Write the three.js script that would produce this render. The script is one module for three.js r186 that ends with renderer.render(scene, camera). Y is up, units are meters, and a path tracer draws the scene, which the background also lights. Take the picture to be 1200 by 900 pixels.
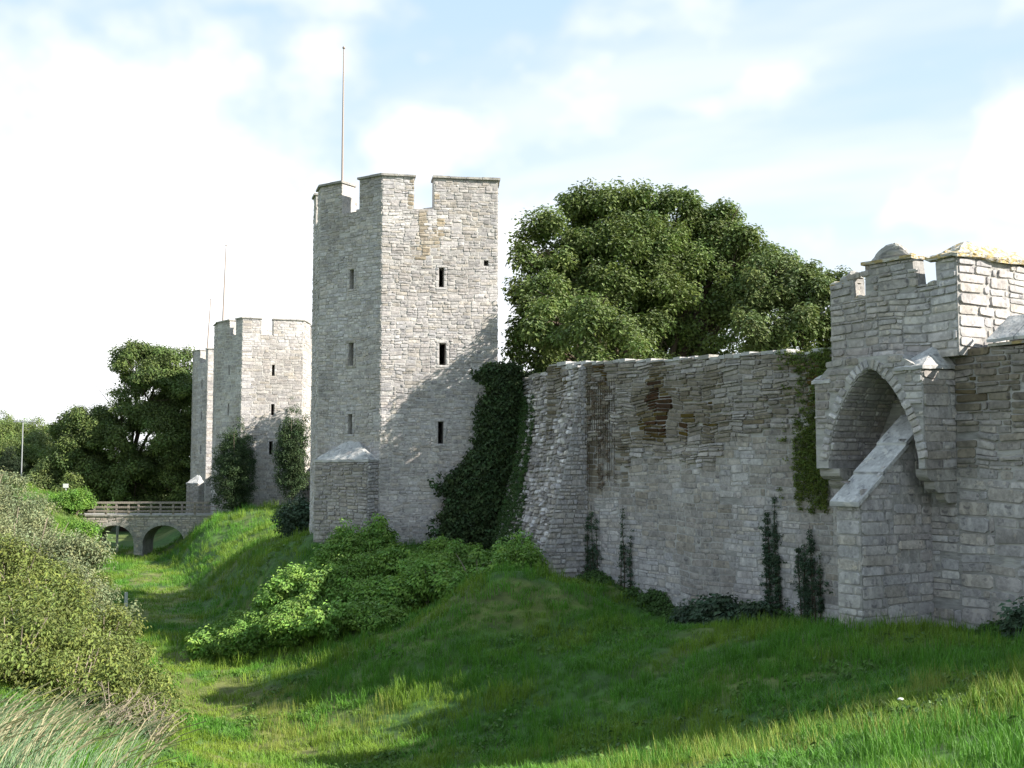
import * as THREE from 'three';
import { mergeGeometries } from 'three/addons/utils/BufferGeometryUtils.js';

// ---------------------------------------------------------------- camera, sky, sun, exposure
const E = 10;                                     // height of the eye in the scene; heights "h" below are relative to it
const F = 1300, PITCH = 4.18 * Math.PI / 180;     // focal length in pixels of a 1200 x 900 picture
const scene = new THREE.Scene();
const camera = new THREE.PerspectiveCamera(2 * Math.atan(450 / F) * 180 / Math.PI, 4 / 3, 0.1, 3000);
camera.position.set(0, E, 0); camera.rotation.x = PITCH;
const renderer = new THREE.WebGLRenderer();
renderer.toneMapping = THREE.LinearToneMapping; renderer.toneMappingExposure = 2.4;
renderer.shadowMap.enabled = true; renderer.shadowMap.type = THREE.PCFSoftShadowMap;

const SUN_BEHIND = 18 * Math.PI / 180, SUN_UP = 32.3 * Math.PI / 180;      // to the right and a little behind the camera
const sunDir = new THREE.Vector3(Math.cos(SUN_BEHIND) * Math.cos(SUN_UP), Math.sin(SUN_UP), Math.sin(SUN_BEHIND) * Math.cos(SUN_UP));
const sun = new THREE.DirectionalLight(new THREE.Color(1, 0.94, 0.84), 4.8);
sun.name = 'sun'; sun.target.position.set(0, E - 4, -45); sun.position.copy(sun.target.position).addScaledVector(sunDir, 160);
sun.castShadow = true; sun.shadow.mapSize.set(4096, 4096);
Object.assign(sun.shadow.camera, { left: -90, right: 90, top: 60, bottom: -60, near: 1, far: 400 });
scene.add(sun, sun.target);

// ---------------------------------------------------------------- random numbers and noise
function rng(seed) { let a = seed >>> 0; return () => { a = (a + 0x6D2B79F5) | 0; let t = Math.imul(a ^ (a >>> 15), 1 | a); t = (t + Math.imul(t ^ (t >>> 7), 61 | t)) ^ t; return ((t ^ (t >>> 14)) >>> 0) / 4294967296; }; }
const hash = (x, y, z) => { let h = Math.imul(x, 374761393) + Math.imul(y, 668265263) + Math.imul(z, 2147483647 ^ 0x5bd1e995) | 0; h = Math.imul(h ^ (h >>> 13), 1274126177); return ((h ^ (h >>> 16)) >>> 0) / 4294967296; };
const sm = t => t * t * t * (t * (t * 6 - 15) + 10), lerp = (a, b, t) => a + (b - a) * t;
const clamp = (v, a = 0, b = 1) => Math.min(b, Math.max(a, v)), sstep = (a, b, v) => { const t = clamp((v - a) / (b - a)); return t * t * (3 - 2 * t); };
function noise3(x, y, z) {
  const i = Math.floor(x), j = Math.floor(y), k = Math.floor(z), u = sm(x - i), v = sm(y - j), w = sm(z - k);
  const l = (a, b, c) => hash(i + a, j + b, k + c);
  return lerp(lerp(lerp(l(0, 0, 0), l(1, 0, 0), u), lerp(l(0, 1, 0), l(1, 1, 0), u), v), lerp(lerp(l(0, 0, 1), l(1, 0, 1), u), lerp(l(0, 1, 1), l(1, 1, 1), u), v), w);
}
const noise2 = (x, y, s = 0) => noise3(x, y, s * 17.31 + 0.5);
function fbm(x, y, z, n = 4) { let a = 0, g = 0.5, t = 0; for (let i = 0; i < n; i++) { a += g * noise3(x, y, z); t += g; x = x * 2.03 + 3.1; y = y * 2.03 + 1.7; z = z * 2.03 + 5.3; g *= 0.5; } return a / t; }
function tileNoise(x, y, per, s) { const i = Math.floor(x), j = Math.floor(y), u = sm(x - i), v = sm(y - j), m = q => ((q % per) + per) % per; const l = (a, b) => hash(m(i + a), m(j + b), s); return lerp(lerp(l(0, 0), l(1, 0), u), lerp(l(0, 1), l(1, 1), u), v); }

// ---------------------------------------------------------------- sky
function makeSky() {
  const w = 2048, h = 1024, d = new Float32Array(w * h * 4);
  const dirOf = (px, py) => { const c = (px - 600) / F, v = (450 - py) / F; const y = v * Math.cos(PITCH) + Math.sin(PITCH), z = -(Math.cos(PITCH) - v * Math.sin(PITCH)); return new THREE.Vector3(c, y, z).normalize(); };
  // banks of cumulus: [direction, half width, half height (radians), strength]
  const banks = [[dirOf(120, 330), 0.36, 0.21, 1.25], [dirOf(480, 170), 0.075, 0.05, 0.9], [dirOf(1195, 190), 0.06, 0.06, 1.25], [dirOf(400, 420), 0.30, 0.11, 0.9], [dirOf(80, 150), 0.30, 0.16, 0.85], [dirOf(980, 450), 0.3, 0.06, 0.4], [dirOf(600, 280), 0.11, 0.07, 0.6]]
    .map(([v, a, b, k]) => [Math.atan2(v.x, -v.z), Math.asin(v.y), a, b, k]);
  for (let j = 0; j < h; j++) {
    const el = (j + 0.5) / h * Math.PI - Math.PI / 2, cy = Math.cos(el), y = Math.sin(el);
    for (let i = 0; i < w; i++) {
      const az = ((i + 0.5) / w - 0.5) * 2 * Math.PI, x = cy * Math.cos(az), z = cy * Math.sin(az), az2 = Math.atan2(x, -z);
      const up = Math.max(y, 0);
      const t = Math.pow(1 - up, 4.6);
      let r = lerp(0.222, 0.57, t), g = lerp(0.318, 0.59, t), b = lerp(0.40, 0.61, t);
            const q = 1 / (up + 0.22);
      // thin slanting veils
      let veil = sstep(0.40, 0.80, fbm(x * q * 1.1 + z * q * 0.7 + 4, z * q * 3.2 - x * q * 1.5, 7.7, 5)) * 0.24 * sstep(-0.02, 0.15, y);
      // broken cumulus low in the sky, all the way round
      let c = 0;
      if (y > -0.02) {
        const n = fbm(x * 5.2 + 9, y * 9.5, z * 5.2 + 2, 6), fade = 1 - sstep(0.30, 0.62, y);
        c = sstep(0.52, 0.74, n) * fade * 0.42;
        let k = 0;
        for (const [a0, e0, wa, we, s] of banks) { let da = az2 - a0; if (da > Math.PI) da -= 2 * Math.PI; if (da < -Math.PI) da += 2 * Math.PI; k = Math.max(k, s * (1.15 - Math.hypot(da / wa, (el - e0) / we))); }
        const n2 = fbm(x * 13 + 3, y * 17, z * 13, 6);
        c = Math.max(c, sstep(0.06, 0.92, k * 0.72 + (n2 - 0.5) * 0.95));
      }
      const cl = clamp(Math.max(c, veil));
      const wht = 0.68;
      r = lerp(r, wht, Math.pow(cl, 0.85)); g = lerp(g, wht * 1.0, cl); b = lerp(b, wht * 1.015, cl);
      if (y < 0) { r = 0.20; g = 0.22; b = 0.16; }
      const o = (j * w + i) * 4; d[o] = r; d[o + 1] = g; d[o + 2] = b; d[o + 3] = 1;
    }
  }
  const t = new THREE.DataTexture(d, w, h, THREE.RGBAFormat, THREE.FloatType);
  t.mapping = THREE.EquirectangularReflectionMapping; t.magFilter = THREE.LinearFilter; t.minFilter = THREE.LinearFilter; t.wrapS = THREE.RepeatWrapping; t.colorSpace = THREE.LinearSRGBColorSpace; t.needsUpdate = true;
  return t;
}
scene.background = makeSky(); scene.environment = scene.background; scene.environmentIntensity = 1; scene.backgroundIntensity = 1;

// ---------------------------------------------------------------- pixel helpers: x to the right, D forward, h above the eye
const V = (X, h, D) => new THREE.Vector3(X, E + h, -D);
function at(px, py, D) { const c = (px - 600) / F, v = (450 - py) / F, y = v * Math.cos(PITCH) + Math.sin(PITCH), z = Math.cos(PITCH) - v * Math.sin(PITCH); return { X: c / z * D, h: y / z * D, D }; }
const hAt = (py, D) => at(600, py, D).h;

// ---------------------------------------------------------------- textures
function texture(size, fn, srgb = true, repeat = 0.5) {
  const d = new Uint8Array(size * size * 4);
  for (let j = 0; j < size; j++) for (let i = 0; i < size; i++) { const c = fn(i / size, j / size), o = (j * size + i) * 4; d[o] = clamp(c[0]) * 255; d[o + 1] = clamp(c[1]) * 255; d[o + 2] = clamp(c[2]) * 255; d[o + 3] = 255; }
  const t = new THREE.DataTexture(d, size, size); t.magFilter = THREE.LinearFilter; t.minFilter = THREE.LinearFilter; t.wrapS = t.wrapT = THREE.RepeatWrapping; t.repeat.set(repeat, repeat);
  if (srgb) t.colorSpace = THREE.SRGBColorSpace; t.needsUpdate = true; return t;
}
const tf = (u, v, p, n, s) => { let a = 0, g = 0.5, t = 0; for (let i = 0; i < n; i++) { a += g * tileNoise(u * p, v * p, p, s + i); t += g; p *= 2; g *= 0.55; } return a / t; };
const stoneMap = texture(512, (u, v) => { const n = tf(u, v, 5, 7, 1), m = tf(u, v, 24, 5, 40), l = sstep(0.60, 0.72, tf(u, v, 9, 6, 70)) * 0.25, k = sstep(0.64, 0.76, tf(u, v, 14, 6, 90)) * 0.16; const b = 0.76 + n * 0.26 + (m - 0.5) * 0.26; return [b + l * 0.7 - k, b + l * 0.62 - k, b + l * 0.5 - k * 0.9]; });
const stoneBump = texture(512, (u, v) => { const n = tf(u, v, 8, 7, 5), m = tf(u, v, 40, 4, 25); const b = n * 0.65 + m * 0.35; return [b, b, b]; }, false);
const soilMap = texture(512, (u, v) => { const b = 0.66 + tf(u, v, 8, 7, 11) * 0.6 - 0.12; return [b, b, b]; }, true, 0.25);
const lichenMap = texture(512, (u, v) => { const n = tf(u, v, 12, 6, 31), k = sstep(0.46, 0.60, n), m = 0.62 + 0.6 * tf(u, v, 30, 5, 61); return [lerp(0.72, 0.68, k) * m, lerp(0.70, 0.60, k) * m, lerp(0.66, 0.42, k) * m]; }, true, 0.8);
const barkMap = texture(256, (u, v) => { const b = 0.45 + 0.55 * tf(u * 3 % 1, v, 6, 5, 13); return [b, b * 0.95, b * 0.9]; }, true, 1);

const std = (o) => new THREE.MeshStandardMaterial({ roughness: 0.95, metalness: 0, ...o });
const M = {
  stone: std({ vertexColors: true, map: stoneMap, bumpMap: stoneBump, bumpScale: 0.018 }),
  lime: std({ color: new THREE.Color().setRGB(0.52, 0.495, 0.47), map: stoneMap, bumpMap: stoneBump, bumpScale: 0.03 }),
  core: std({ color: new THREE.Color().setRGB(0.385, 0.37, 0.355), map: stoneMap, bumpMap: stoneBump, bumpScale: 0.03 }),
  coping: std({ color: new THREE.Color().setRGB(0.38, 0.36, 0.33), map: stoneMap, bumpMap: stoneBump, bumpScale: 0.03 }),
  lichen: std({ map: lichenMap, bumpMap: stoneBump, bumpScale: 0.03 }),
  slab: std({ color: new THREE.Color().setRGB(0.50, 0.49, 0.48), map: stoneMap, bumpMap: stoneBump, bumpScale: 0.02 }),
  wood: std({ color: new THREE.Color().setRGB(0.52, 0.50, 0.47), map: barkMap, roughness: 0.9 }),
  pole: std({ color: new THREE.Color().setRGB(0.30, 0.245, 0.215), roughness: 0.5 }),
  white: std({ color: new THREE.Color().setRGB(0.68, 0.68, 0.66), roughness: 0.6 }),
  metal: std({ color: new THREE.Color().setRGB(0.32, 0.33, 0.34), roughness: 0.5, metalness: 0.4 }),
  bark: std({ color: new THREE.Color().setRGB(0.13, 0.105, 0.08), map: barkMap }),
  twig: std({ color: new THREE.Color().setRGB(0.28, 0.23, 0.18), roughness: 1 }),
  palegrass: std({ color: new THREE.Color().setRGB(0.44, 0.39, 0.25), roughness: 1, side: THREE.DoubleSide }),
  bluegrass: std({ color: new THREE.Color().setRGB(0.20, 0.30, 0.17), roughness: 1, side: THREE.DoubleSide }),
  ground: std({ vertexColors: true, map: soilMap }),
};
const leafMat = (r, g, b, tr = 0.32) => new THREE.MeshPhysicalMaterial({ color: new THREE.Color().setRGB(r, g, b), roughness: 0.75, transmission: tr, thickness: 0, ior: 1.3, side: THREE.DoubleSide });

// ---------------------------------------------------------------- naming helpers
const taken = new Map();
function numbered(n) { const k = taken.get(n) || 0; taken.set(n, k + 1); return k ? `${n}_${String(k).padStart(3, '0')}` : n; }
function tag(o, label, category, group, kind) { if (label) o.userData.label = label; if (category) o.userData.category = category; if (group) o.userData.group = group; if (kind) o.userData.kind = kind; return o; }
function thing(name, label, category, group) { const g = new THREE.Group(); g.name = numbered(name); scene.add(g); return tag(g, label, category, group); }
function part(name, geo, mat, parent, kind) { const m = new THREE.Mesh(geo, mat); m.name = name; parent.add(m); if (kind) m.userData.kind = kind; return m; }
function boxGeo(x0, x1, y0, y1, z0, z1) { const g = new THREE.BoxGeometry(x1 - x0, y1 - y0, z1 - z0); g.translate((x0 + x1) / 2, (y0 + y1) / 2, (z0 + z1) / 2); return g; }
// warp a geometry given in (s, t, d) by P, with flat normals
function warp(geo, P) { const g = geo.index ? geo.toNonIndexed() : geo, p = g.attributes.position, v = new THREE.Vector3(); for (let i = 0; i < p.count; i++) { const q = P(p.getX(i), p.getY(i), p.getZ(i)); p.setXYZ(i, q.x, q.y, q.z); } g.computeVertexNormals(); return g; }
// metre uv along the two largest axes of each triangle
function boxUV(g) { if (g.index) g = g.toNonIndexed(); const p = g.attributes.position, n = p.count, uv = new Float32Array(n * 2), a = new THREE.Vector3(), b = new THREE.Vector3(), c = new THREE.Vector3(); for (let i = 0; i < n; i += 3) { a.fromBufferAttribute(p, i); b.fromBufferAttribute(p, i + 1); c.fromBufferAttribute(p, i + 2); const m = b.clone().sub(a).cross(c.clone().sub(a)); const ax = Math.abs(m.x), ay = Math.abs(m.y), az = Math.abs(m.z); for (const [k, v] of [[i, a], [i + 1, b], [i + 2, c]]) { if (ay > ax && ay > az) { uv[2 * k] = v.x; uv[2 * k + 1] = v.z; } else { uv[2 * k] = (v.x - v.z) * 0.8; uv[2 * k + 1] = v.y; } } } g.setAttribute('uv', new THREE.BufferAttribute(uv, 2)); return g; }
const merge = list => { const a = list.map(g => { const q = g.index ? g.toNonIndexed() : g; for (const k of Object.keys(q.attributes)) if (!['position', 'normal', 'uv'].includes(k)) q.deleteAttribute(k); if (!q.attributes.normal) q.computeVertexNormals(); return q; }); return mergeGeometries(a); };
function tube(pts, radii, sides = 7) {            // a tapered tube through points
  const pos = [], idx = [], up = new THREE.Vector3(0.31, 0.9, 0.27).normalize();
  pts.forEach((p, i) => { const d = (pts[i + 1] || p).clone().sub(pts[i - 1] || p).normalize(), a = new THREE.Vector3().crossVectors(d, up).normalize(), b = new THREE.Vector3().crossVectors(d, a); for (let k = 0; k < sides; k++) { const t = k / sides * 2 * Math.PI, r = radii[i]; pos.push(p.x + (a.x * Math.cos(t) + b.x * Math.sin(t)) * r, p.y + (a.y * Math.cos(t) + b.y * Math.sin(t)) * r, p.z + (a.z * Math.cos(t) + b.z * Math.sin(t)) * r); } });
  for (let i = 0; i < pts.length - 1; i++) for (let k = 0; k < sides; k++) { const a = i * sides + k, b = i * sides + (k + 1) % sides; idx.push(a, b, a + sides, b, b + sides, a + sides); }
  for (let k = 1; k < sides - 1; k++) { idx.push(0, k, k + 1); const o = (pts.length - 1) * sides; idx.push(o, o + k + 1, o + k); }
  const g = new THREE.BufferGeometry(); g.setAttribute('position', new THREE.Float32BufferAttribute(pos, 3)); g.setIndex(idx); g.computeVertexNormals();
  const uv = new Float32Array(pos.length / 3 * 2); for (let i = 0; i < uv.length / 2; i++) { uv[2 * i] = (i % sides) / sides; uv[2 * i + 1] = Math.floor(i / sides) * 0.5; } g.setAttribute('uv', new THREE.BufferAttribute(uv, 2)); return g;
}

// ---------------------------------------------------------------- terrain: a thin-plate surface through measured spots (X, D, h)
const axisX = D => -11 - 0.373 * (D - 40);
const spots = [
  [-8.4, 33, -8.3], [-11, 40, -8.6], [-15.5, 52, -8.7], [-19.6, 63, -8.75], [-23.7, 74, -8.8], [-28.5, 87, -8.9], [-33.3, 100, -8.95], [-39, 115, -8.9], [-46, 135, -8.8], [-36.6, 100, -8.7], [-30.6, 100, -8.5], [-31.8, 87, -8.7], [-26, 87, -8.4], [-42.6, 115, -8.8], [-35.6, 115, -8.6], [-26.6, 74, -8.5], [-21, 74, -8.1], [-49, 135, -8.5], [-18, 52, -8.2], [-22, 63, -8.3],
  [-5, 26, -7.3], [0, 24, -6.6], [0, 15, -4.5], [0, 8, -2.9], [0, 0, -1.65], [-3, 20, -6.0],
  [9.2, 20, -3.95], [5.5, 18, -4.5], [3.7, 24, -6.2], [12, 14, -3.2], [20, 14, -3], [8, 8, -2.8], [2, 29, -6.9], [6, 27, -5.6], [-2, 34, -7.3], [2, 34.5, -6.2],
  [14.5, 29, -4.5], [12.9, 32, -4.75], [10.38, 36, -5.35], [8, 40, -5.5], [5.5, 44, -5.3], [3.3, 48, -4.9], [9.7, 31.2, -4.55], [11.5, 27, -4.5],
  [7.85, 34, -5.0], [6.1, 36, -5.25], [2.84, 40.6, -4.75], [0.8, 42.6, -4.1], [-1, 42.6, -4.15], [5.8, 40.5, -6.0], [4.6, 43, -5.7], [-5.05, 41, -6.95], [-8.4, 40.5, -7.95], [-2.5, 39, -6.1], [1, 38, -5.8], [-3, 43.5, -5.6],
  [-5, 48, -6.2], [-1, 49, -5.1], [-9, 49, -6.9], [-6.5, 54.2, -4.5], [-10.3, 56.6, -3.9], [-13, 55, -6.6], [-2, 53, -4.5], [-11.6, 60, -4.0],
  [-20, 95, -4.6], [-27.7, 100, -5.3], [-24, 108, -4.8], [-31, 113, -5.4], [-8, 70, -4.2], [-14, 85, -4.4], [-18.6, 62, -7.5], [-17.3, 75, -5.5], [-18.3, 88, -4.5], [-14.5, 68, -5.2], [-30, 120, -5.2], [-33, 128, -5.2],
  [-18.5, 40, -4.3], [-23, 52, -4.1], [-31, 74, -3.9], [-42.5, 105, -4.0], [-46.5, 115, -5.1], [-44, 110, -3.9], [-36.5, 88, -3.9], [-50, 125, -5], [-15.4, 34, -4.6],
  [-30, 40, -2.7], [-40, 60, -2.7], [-55, 90, -2.3], [-70, 120, -2.5], [-60, 150, -4], [-13, 28, -4.9], [-9.5, 27.5, -6.3], [-8, 20, -4.9], [-5.4, 14, -4.0], [-14, 20, -3.6], [-22, 28, -3.2],
  [20, 40, -4.2], [15, 60, -3.8], [5, 75, -3.8], [30, 80, -3.5], [-5, 110, -4.2], [0, 150, -4.2], [60, 100, -3.5], [-20, 140, -4.6], [-100, 200, -3.5], [100, 200, -3.5], [0, 250, -3.5], [40, 20, -3.5], [40, 0, -3], [-30, 10, -2.6], [-40, -20, -2], [0, -20, -2], [40, -20, -2.5], [19, 22, -3.9],
];
const tps = (() => {
  const n = spots.length, N = n + 3, U = r2 => r2 > 1e-9 ? 0.5 * r2 * Math.log(r2) : 0, S = 20, A = [];
  for (let i = 0; i < N; i++) A.push(new Float64Array(N + 1));
  for (let i = 0; i < n; i++) { for (let j = 0; j < n; j++) A[i][j] = U(((spots[i][0] - spots[j][0]) ** 2 + (spots[i][1] - spots[j][1]) ** 2) / S / S) + (i === j ? 0.0006 : 0); A[i][n] = A[n][i] = 1; A[i][n + 1] = A[n + 1][i] = spots[i][0] / S; A[i][n + 2] = A[n + 2][i] = spots[i][1] / S; A[i][N] = spots[i][2]; }
  for (let c = 0; c < N; c++) { let p = c; for (let r = c + 1; r < N; r++) if (Math.abs(A[r][c]) > Math.abs(A[p][c])) p = r; [A[c], A[p]] = [A[p], A[c]]; for (let r = c + 1; r < N; r++) { const f = A[r][c] / A[c][c]; if (f) for (let k = c; k <= N; k++) A[r][k] -= f * A[c][k]; } }
  const w = new Float64Array(N); for (let r = N - 1; r >= 0; r--) { let s = A[r][N]; for (let k = r + 1; k < N; k++) s -= A[r][k] * w[k]; w[r] = s / A[r][r]; }
  return (X, D) => { let s = w[n] + w[n + 1] * X / S + w[n + 2] * D / S; for (let i = 0; i < n; i++) s += w[i] * U(((X - spots[i][0]) ** 2 + (D - spots[i][1]) ** 2) / S / S); return s; };
})();
function ground(X, D) {
  const far = sstep(110, 190, Math.hypot(X + 10, D - 60)), floor = (1 - sstep(1.8, 5.6, Math.abs(X - axisX(D)) * 0.94)) * sstep(42, 52, D) * (1 - sstep(150, 175, D)), near = far < 1 ? lerp(tps(X, D), -8.75, floor) : 0;
  return lerp(near, -4, far) + (fbm(X * 0.5, D * 0.5, 3, 3) - 0.5) * 0.28 + (noise2(X * 1.7, D * 1.7, 4) - 0.5) * 0.08;
}
const vg = (X, D, up = 0) => V(X, ground(X, D) + up, D);
{
  const n = 330, pos = [], col = [], uv = [], idx = [], st = (t, a, b) => a * Math.sinh(b * t);
  for (let j = 0; j <= n; j++) for (let i = 0; i <= n; i++) {
    const X = -8 + st((i / n - 0.5) * 2, 5.2, 6.2), D = 45 + st((j / n - 0.5) * 2, 5.2, 6.2);
    const h = ground(X, D); pos.push(X, E + h, -D); uv.push(X, D);
    const path = Math.abs(X - axisX(D) - 0.6 + Math.sin(D * 0.3) * 0.5), p = (1 - sstep(0.9, 2.6, path)) * (D > 27 && D < 118 ? 1 : 0) * sstep(0.28, 0.48, fbm(X * 0.4, D * 0.2, 9, 3));
    const a = fbm(X * 0.35, D * 0.35, 1, 4), q = clamp(sstep(0.45, 0.7, a) * 0.6 + p * 0.9);
    col.push(lerp(0.06, 0.19, q), lerp(0.14, 0.20, q), lerp(0.02, 0.05, q));
  }
  for (let j = 0; j < n; j++) for (let i = 0; i < n; i++) { const a = j * (n + 1) + i, b = a + 1, c = a + n + 1, d = c + 1; idx.push(a, b, c, b, d, c); }
  const g = new THREE.BufferGeometry(); g.setAttribute('position', new THREE.Float32BufferAttribute(pos, 3)); g.setAttribute('color', new THREE.Float32BufferAttribute(col, 3)); g.setAttribute('uv', new THREE.Float32BufferAttribute(uv, 2)); g.setIndex(idx); g.computeVertexNormals();
  const m = new THREE.Mesh(g, M.ground); m.name = 'ground'; scene.add(m); tag(m, 'grassy ground of the old moat and its banks', 'ground', null, 'structure');
}

// ---------------------------------------------------------------- masonry
// break a mesh into small triangles and push its points about, for weathered slabs
function rough(geo, edge, amp, freq) {
  let tri = [], g = geo.index ? geo.toNonIndexed() : geo, p = g.attributes.position; for (let i = 0; i < p.count; i += 3) tri.push([0, 1, 2].map(k => new THREE.Vector3().fromBufferAttribute(p, i + k)));
  for (let it = 0; it < 7; it++) { const nx = []; for (const t of tri) { const l = [0, 1, 2].map(k => t[k].distanceTo(t[(k + 1) % 3])), m = l.indexOf(Math.max(...l)); if (l[m] < edge * 1.6) { nx.push(t); continue; } const a = t[m], b = t[(m + 1) % 3], c = t[(m + 2) % 3], h = a.clone().add(b).multiplyScalar(0.5); nx.push([a, h, c], [h, b, c]); } tri = nx; }
  const pos = []; for (const t of tri) for (const v of t) { const q = (k) => (fbm(v.x * freq + k, v.y * freq, v.z * freq + k, 3) - 0.5) * amp; pos.push(v.x + q(3), v.y + q(11) * 1.2, v.z + q(29)); }
  const o = new THREE.BufferGeometry(); o.setAttribute('position', new THREE.Float32BufferAttribute(pos, 3)); o.computeVertexNormals(); return boxUV(o);
}
// frame of a wall face: s along it, t = height above the eye, d outwards
function frame(X0, D0, X1, D1) { const L = Math.hypot(X1 - X0, D1 - D0), dx = (X1 - X0) / L, dd = (D1 - D0) / L, nx = dd, nd = -dx; const P = (s, t, d) => new THREE.Vector3(X0 + dx * s + nx * d, E + t, -(D0 + dd * s + nd * d)); return { P, L, dx, dd, nx, nd, X0, D0 }; }
const tones = [[0.475, 0.445, 0.435], [0.44, 0.405, 0.395], [0.505, 0.48, 0.47], [0.42, 0.395, 0.395], [0.455, 0.415, 0.38], [0.44, 0.42, 0.425]];
function stonesOn(o) {
  const { P, s0, s1, t0, t1, rowH, len, gap = 0.02, relief = [0.02, 0.06], holes = [], keep, shade, seed, wob = 0.05, tone = 1, fine = true, topAt } = o;
  const r = rng(seed), R = (a, b) => a + (b - a) * r(), out = [];
  const wobble = (s, t) => (noise2(s * 0.45, t * 0.5, seed % 91) - 0.5) * 2 * wob + (noise2(s * 1.7, t * 1.5, seed % 67 + 2) - 0.5) * wob * 1.4;
  const RH = q => typeof rowH === 'function' ? rowH(q) : rowH;
  let t = t0;
  while (t < t1 - 0.02) {
    const single = o.coursed || t1 - t < RH(t)[1] * 1.3;
    let band = single ? R(...RH(t)) : RH(t)[0] * 0.5 + RH(t)[1] * R(1.3, 2.6); band = Math.min(band, t1 - t); if (t1 - t - band < 0.09) band = t1 - t;
    let s = s0;
    while (s < s1 - 0.01) {
      let l = R(...len) * (0.5 + R(...RH(t)) * 2.2) * (single ? 1 : R(1, 2.4)); if (s1 - s - l < 0.14) l = s1 - s;
      const pieces = []; let c = t;
      while (c < t + band - 1e-4) {
        let h = Math.min(R(...RH(t)), t + band - c); if (t + band - c - h < 0.06) h = t + band - c;
        let a = s; while (a < s + l - 1e-4) { let w = R(...len) * (0.45 + h * 2.4); if (s + l - a - w < 0.12) w = s + l - a; pieces.push([a, a + w, c, c + h]); a += w; }
        c += h;
      }
      s += l;
      for (let [a, b, c, e] of pieces) {
        if (topAt) { const m = topAt((a + b) / 2); if (c > m - 0.05) continue; e = Math.min(e, m); }
        let bad = false;
        for (const [ha, hb, hc, he] of holes) {
          if (a >= hb || b <= ha || c >= he || e <= hc) continue;
          const opts = [[a, Math.min(b, ha), c, e], [Math.max(a, hb), b, c, e], [a, b, c, Math.min(e, hc)], [a, b, Math.max(c, he), e]].map(q => [Math.max(0, q[1] - q[0]) * Math.max(0, q[3] - q[2]), q]).sort((x, y) => y[0] - x[0]);
          if (opts[0][0] < 0.006) { bad = true; break; }
          [a, b, c, e] = opts[0][1];
        }
        if (r() < 0.012) continue;
        if (bad || b - a < 0.07 || e - c < 0.05) continue;
        const cs = (a + b) / 2, ct = (c + e) / 2; if (keep && !keep(cs, ct)) continue;
        const w2 = (b - a) / 2 - gap / 2, h2 = (e - c) / 2 - gap / 2; if (w2 < 0.03 || h2 < 0.02) continue;
        const cut = Math.min(w2, h2) * R(0.2, 0.55), ring = [];
        for (const [x, y] of [[-1, -1], [1, -1], [1, 1], [-1, 1]]) {
          const jx = R(-0.10, 0.03) * w2 * 0.6, jy = R(-0.16, 0.05) * h2, X = x * (w2 + jx), Y = y * (h2 + jy);
          const p1 = [X - x * cut * R(0.6, 1.4), Y], p2 = [X, Y - y * cut * R(0.5, 1)];
          if (x * y < 0) ring.push(p1, p2); else ring.push(p2, p1);
        }
        const rl = R(...relief), ta = R(-0.5, 0.5) * rl / w2 * 0.8, tb = R(-0.6, 0.6) * rl / h2 * 0.5, bev = Math.min(0.04, h2 * 0.32, w2 * 0.32) * R(0.4, 1.0);
        const low = [], top = [];
        for (const [x, y] of ring) {
          const sc = Math.max(0.3, 1 - bev / Math.hypot(x, y)), tt = ct + y, w = wobble(cs + x, tt), X2 = x * sc, Y2 = y * sc;
          const lim = q => q > s1 - 0.06 ? Math.min(q, s1) + (hash(Math.round(ct * 97), seed, 3) - 0.6) * 0.05 : q < s0 + 0.06 ? Math.max(q, s0) - (hash(Math.round(ct * 97), seed, 4) - 0.6) * 0.05 : q;
          low.push([lim(cs + x), tt + w, -0.03]); top.push([lim(cs + X2), ct + Y2 + w, Math.max(0.004, rl + ta * X2 + tb * Y2)]);
        }
        const pos = [], uv = [], ou = r() * 7, ov = r() * 7, put = q => { const v = P(q[0], q[1], q[2]); pos.push(v.x, v.y, v.z); uv.push(q[0] + ou, q[1] + ov); };
        const m = ring.length;
        for (let k = 0; k < m; k++) { const k2 = (k + 1) % m; put(low[k]); put(low[k2]); put(top[k2]); put(low[k]); put(top[k2]); put(top[k]); }
        if (fine) { const cx = [cs + R(-0.3, 0.3) * w2, ct + wobble(cs, ct) + R(-0.3, 0.3) * h2, rl * R(0.9, 1.35) + 0.004]; for (let k = 0; k < m; k++) { put(top[k]); put(top[(k + 1) % m]); put(cx); } }
        else for (let k = 1; k < m - 1; k++) { put(top[0]); put(top[k]); put(top[k + 1]); }
        const tn = tones[Math.floor(r() * tones.length)], v = tone * R(0.90, 1.09), sh = shade ? shade(cs, ct, r) : [1, 1, 1], ctr = P(cs, ct, 0);
        out.push({ pos, uv, color: [tn[0] * v * sh[0], tn[1] * v * sh[1], tn[2] * v * sh[2]], size: (b - a) * (e - c) / ctr.distanceToSquared(camera.position), ctr });
      }
    }
    t += band;
  }
  return out;
}
function stoneGeo(list) {
  let n = 0; for (const q of list) n += q.pos.length;
  const pos = new Float32Array(n), uv = new Float32Array(n / 3 * 2), col = new Float32Array(n); let o = 0;
  for (const q of list) { pos.set(q.pos, o); uv.set(q.uv, o / 3 * 2); for (let i = 0; i < q.pos.length; i += 3) col.set(q.color, o + i); o += q.pos.length; }
  const g = new THREE.BufferGeometry(); g.setAttribute('position', new THREE.BufferAttribute(pos, 3)); g.setAttribute('uv', new THREE.BufferAttribute(uv, 2)); g.setAttribute('color', new THREE.BufferAttribute(col, 3)); g.computeVertexNormals(); return g;
}
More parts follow.
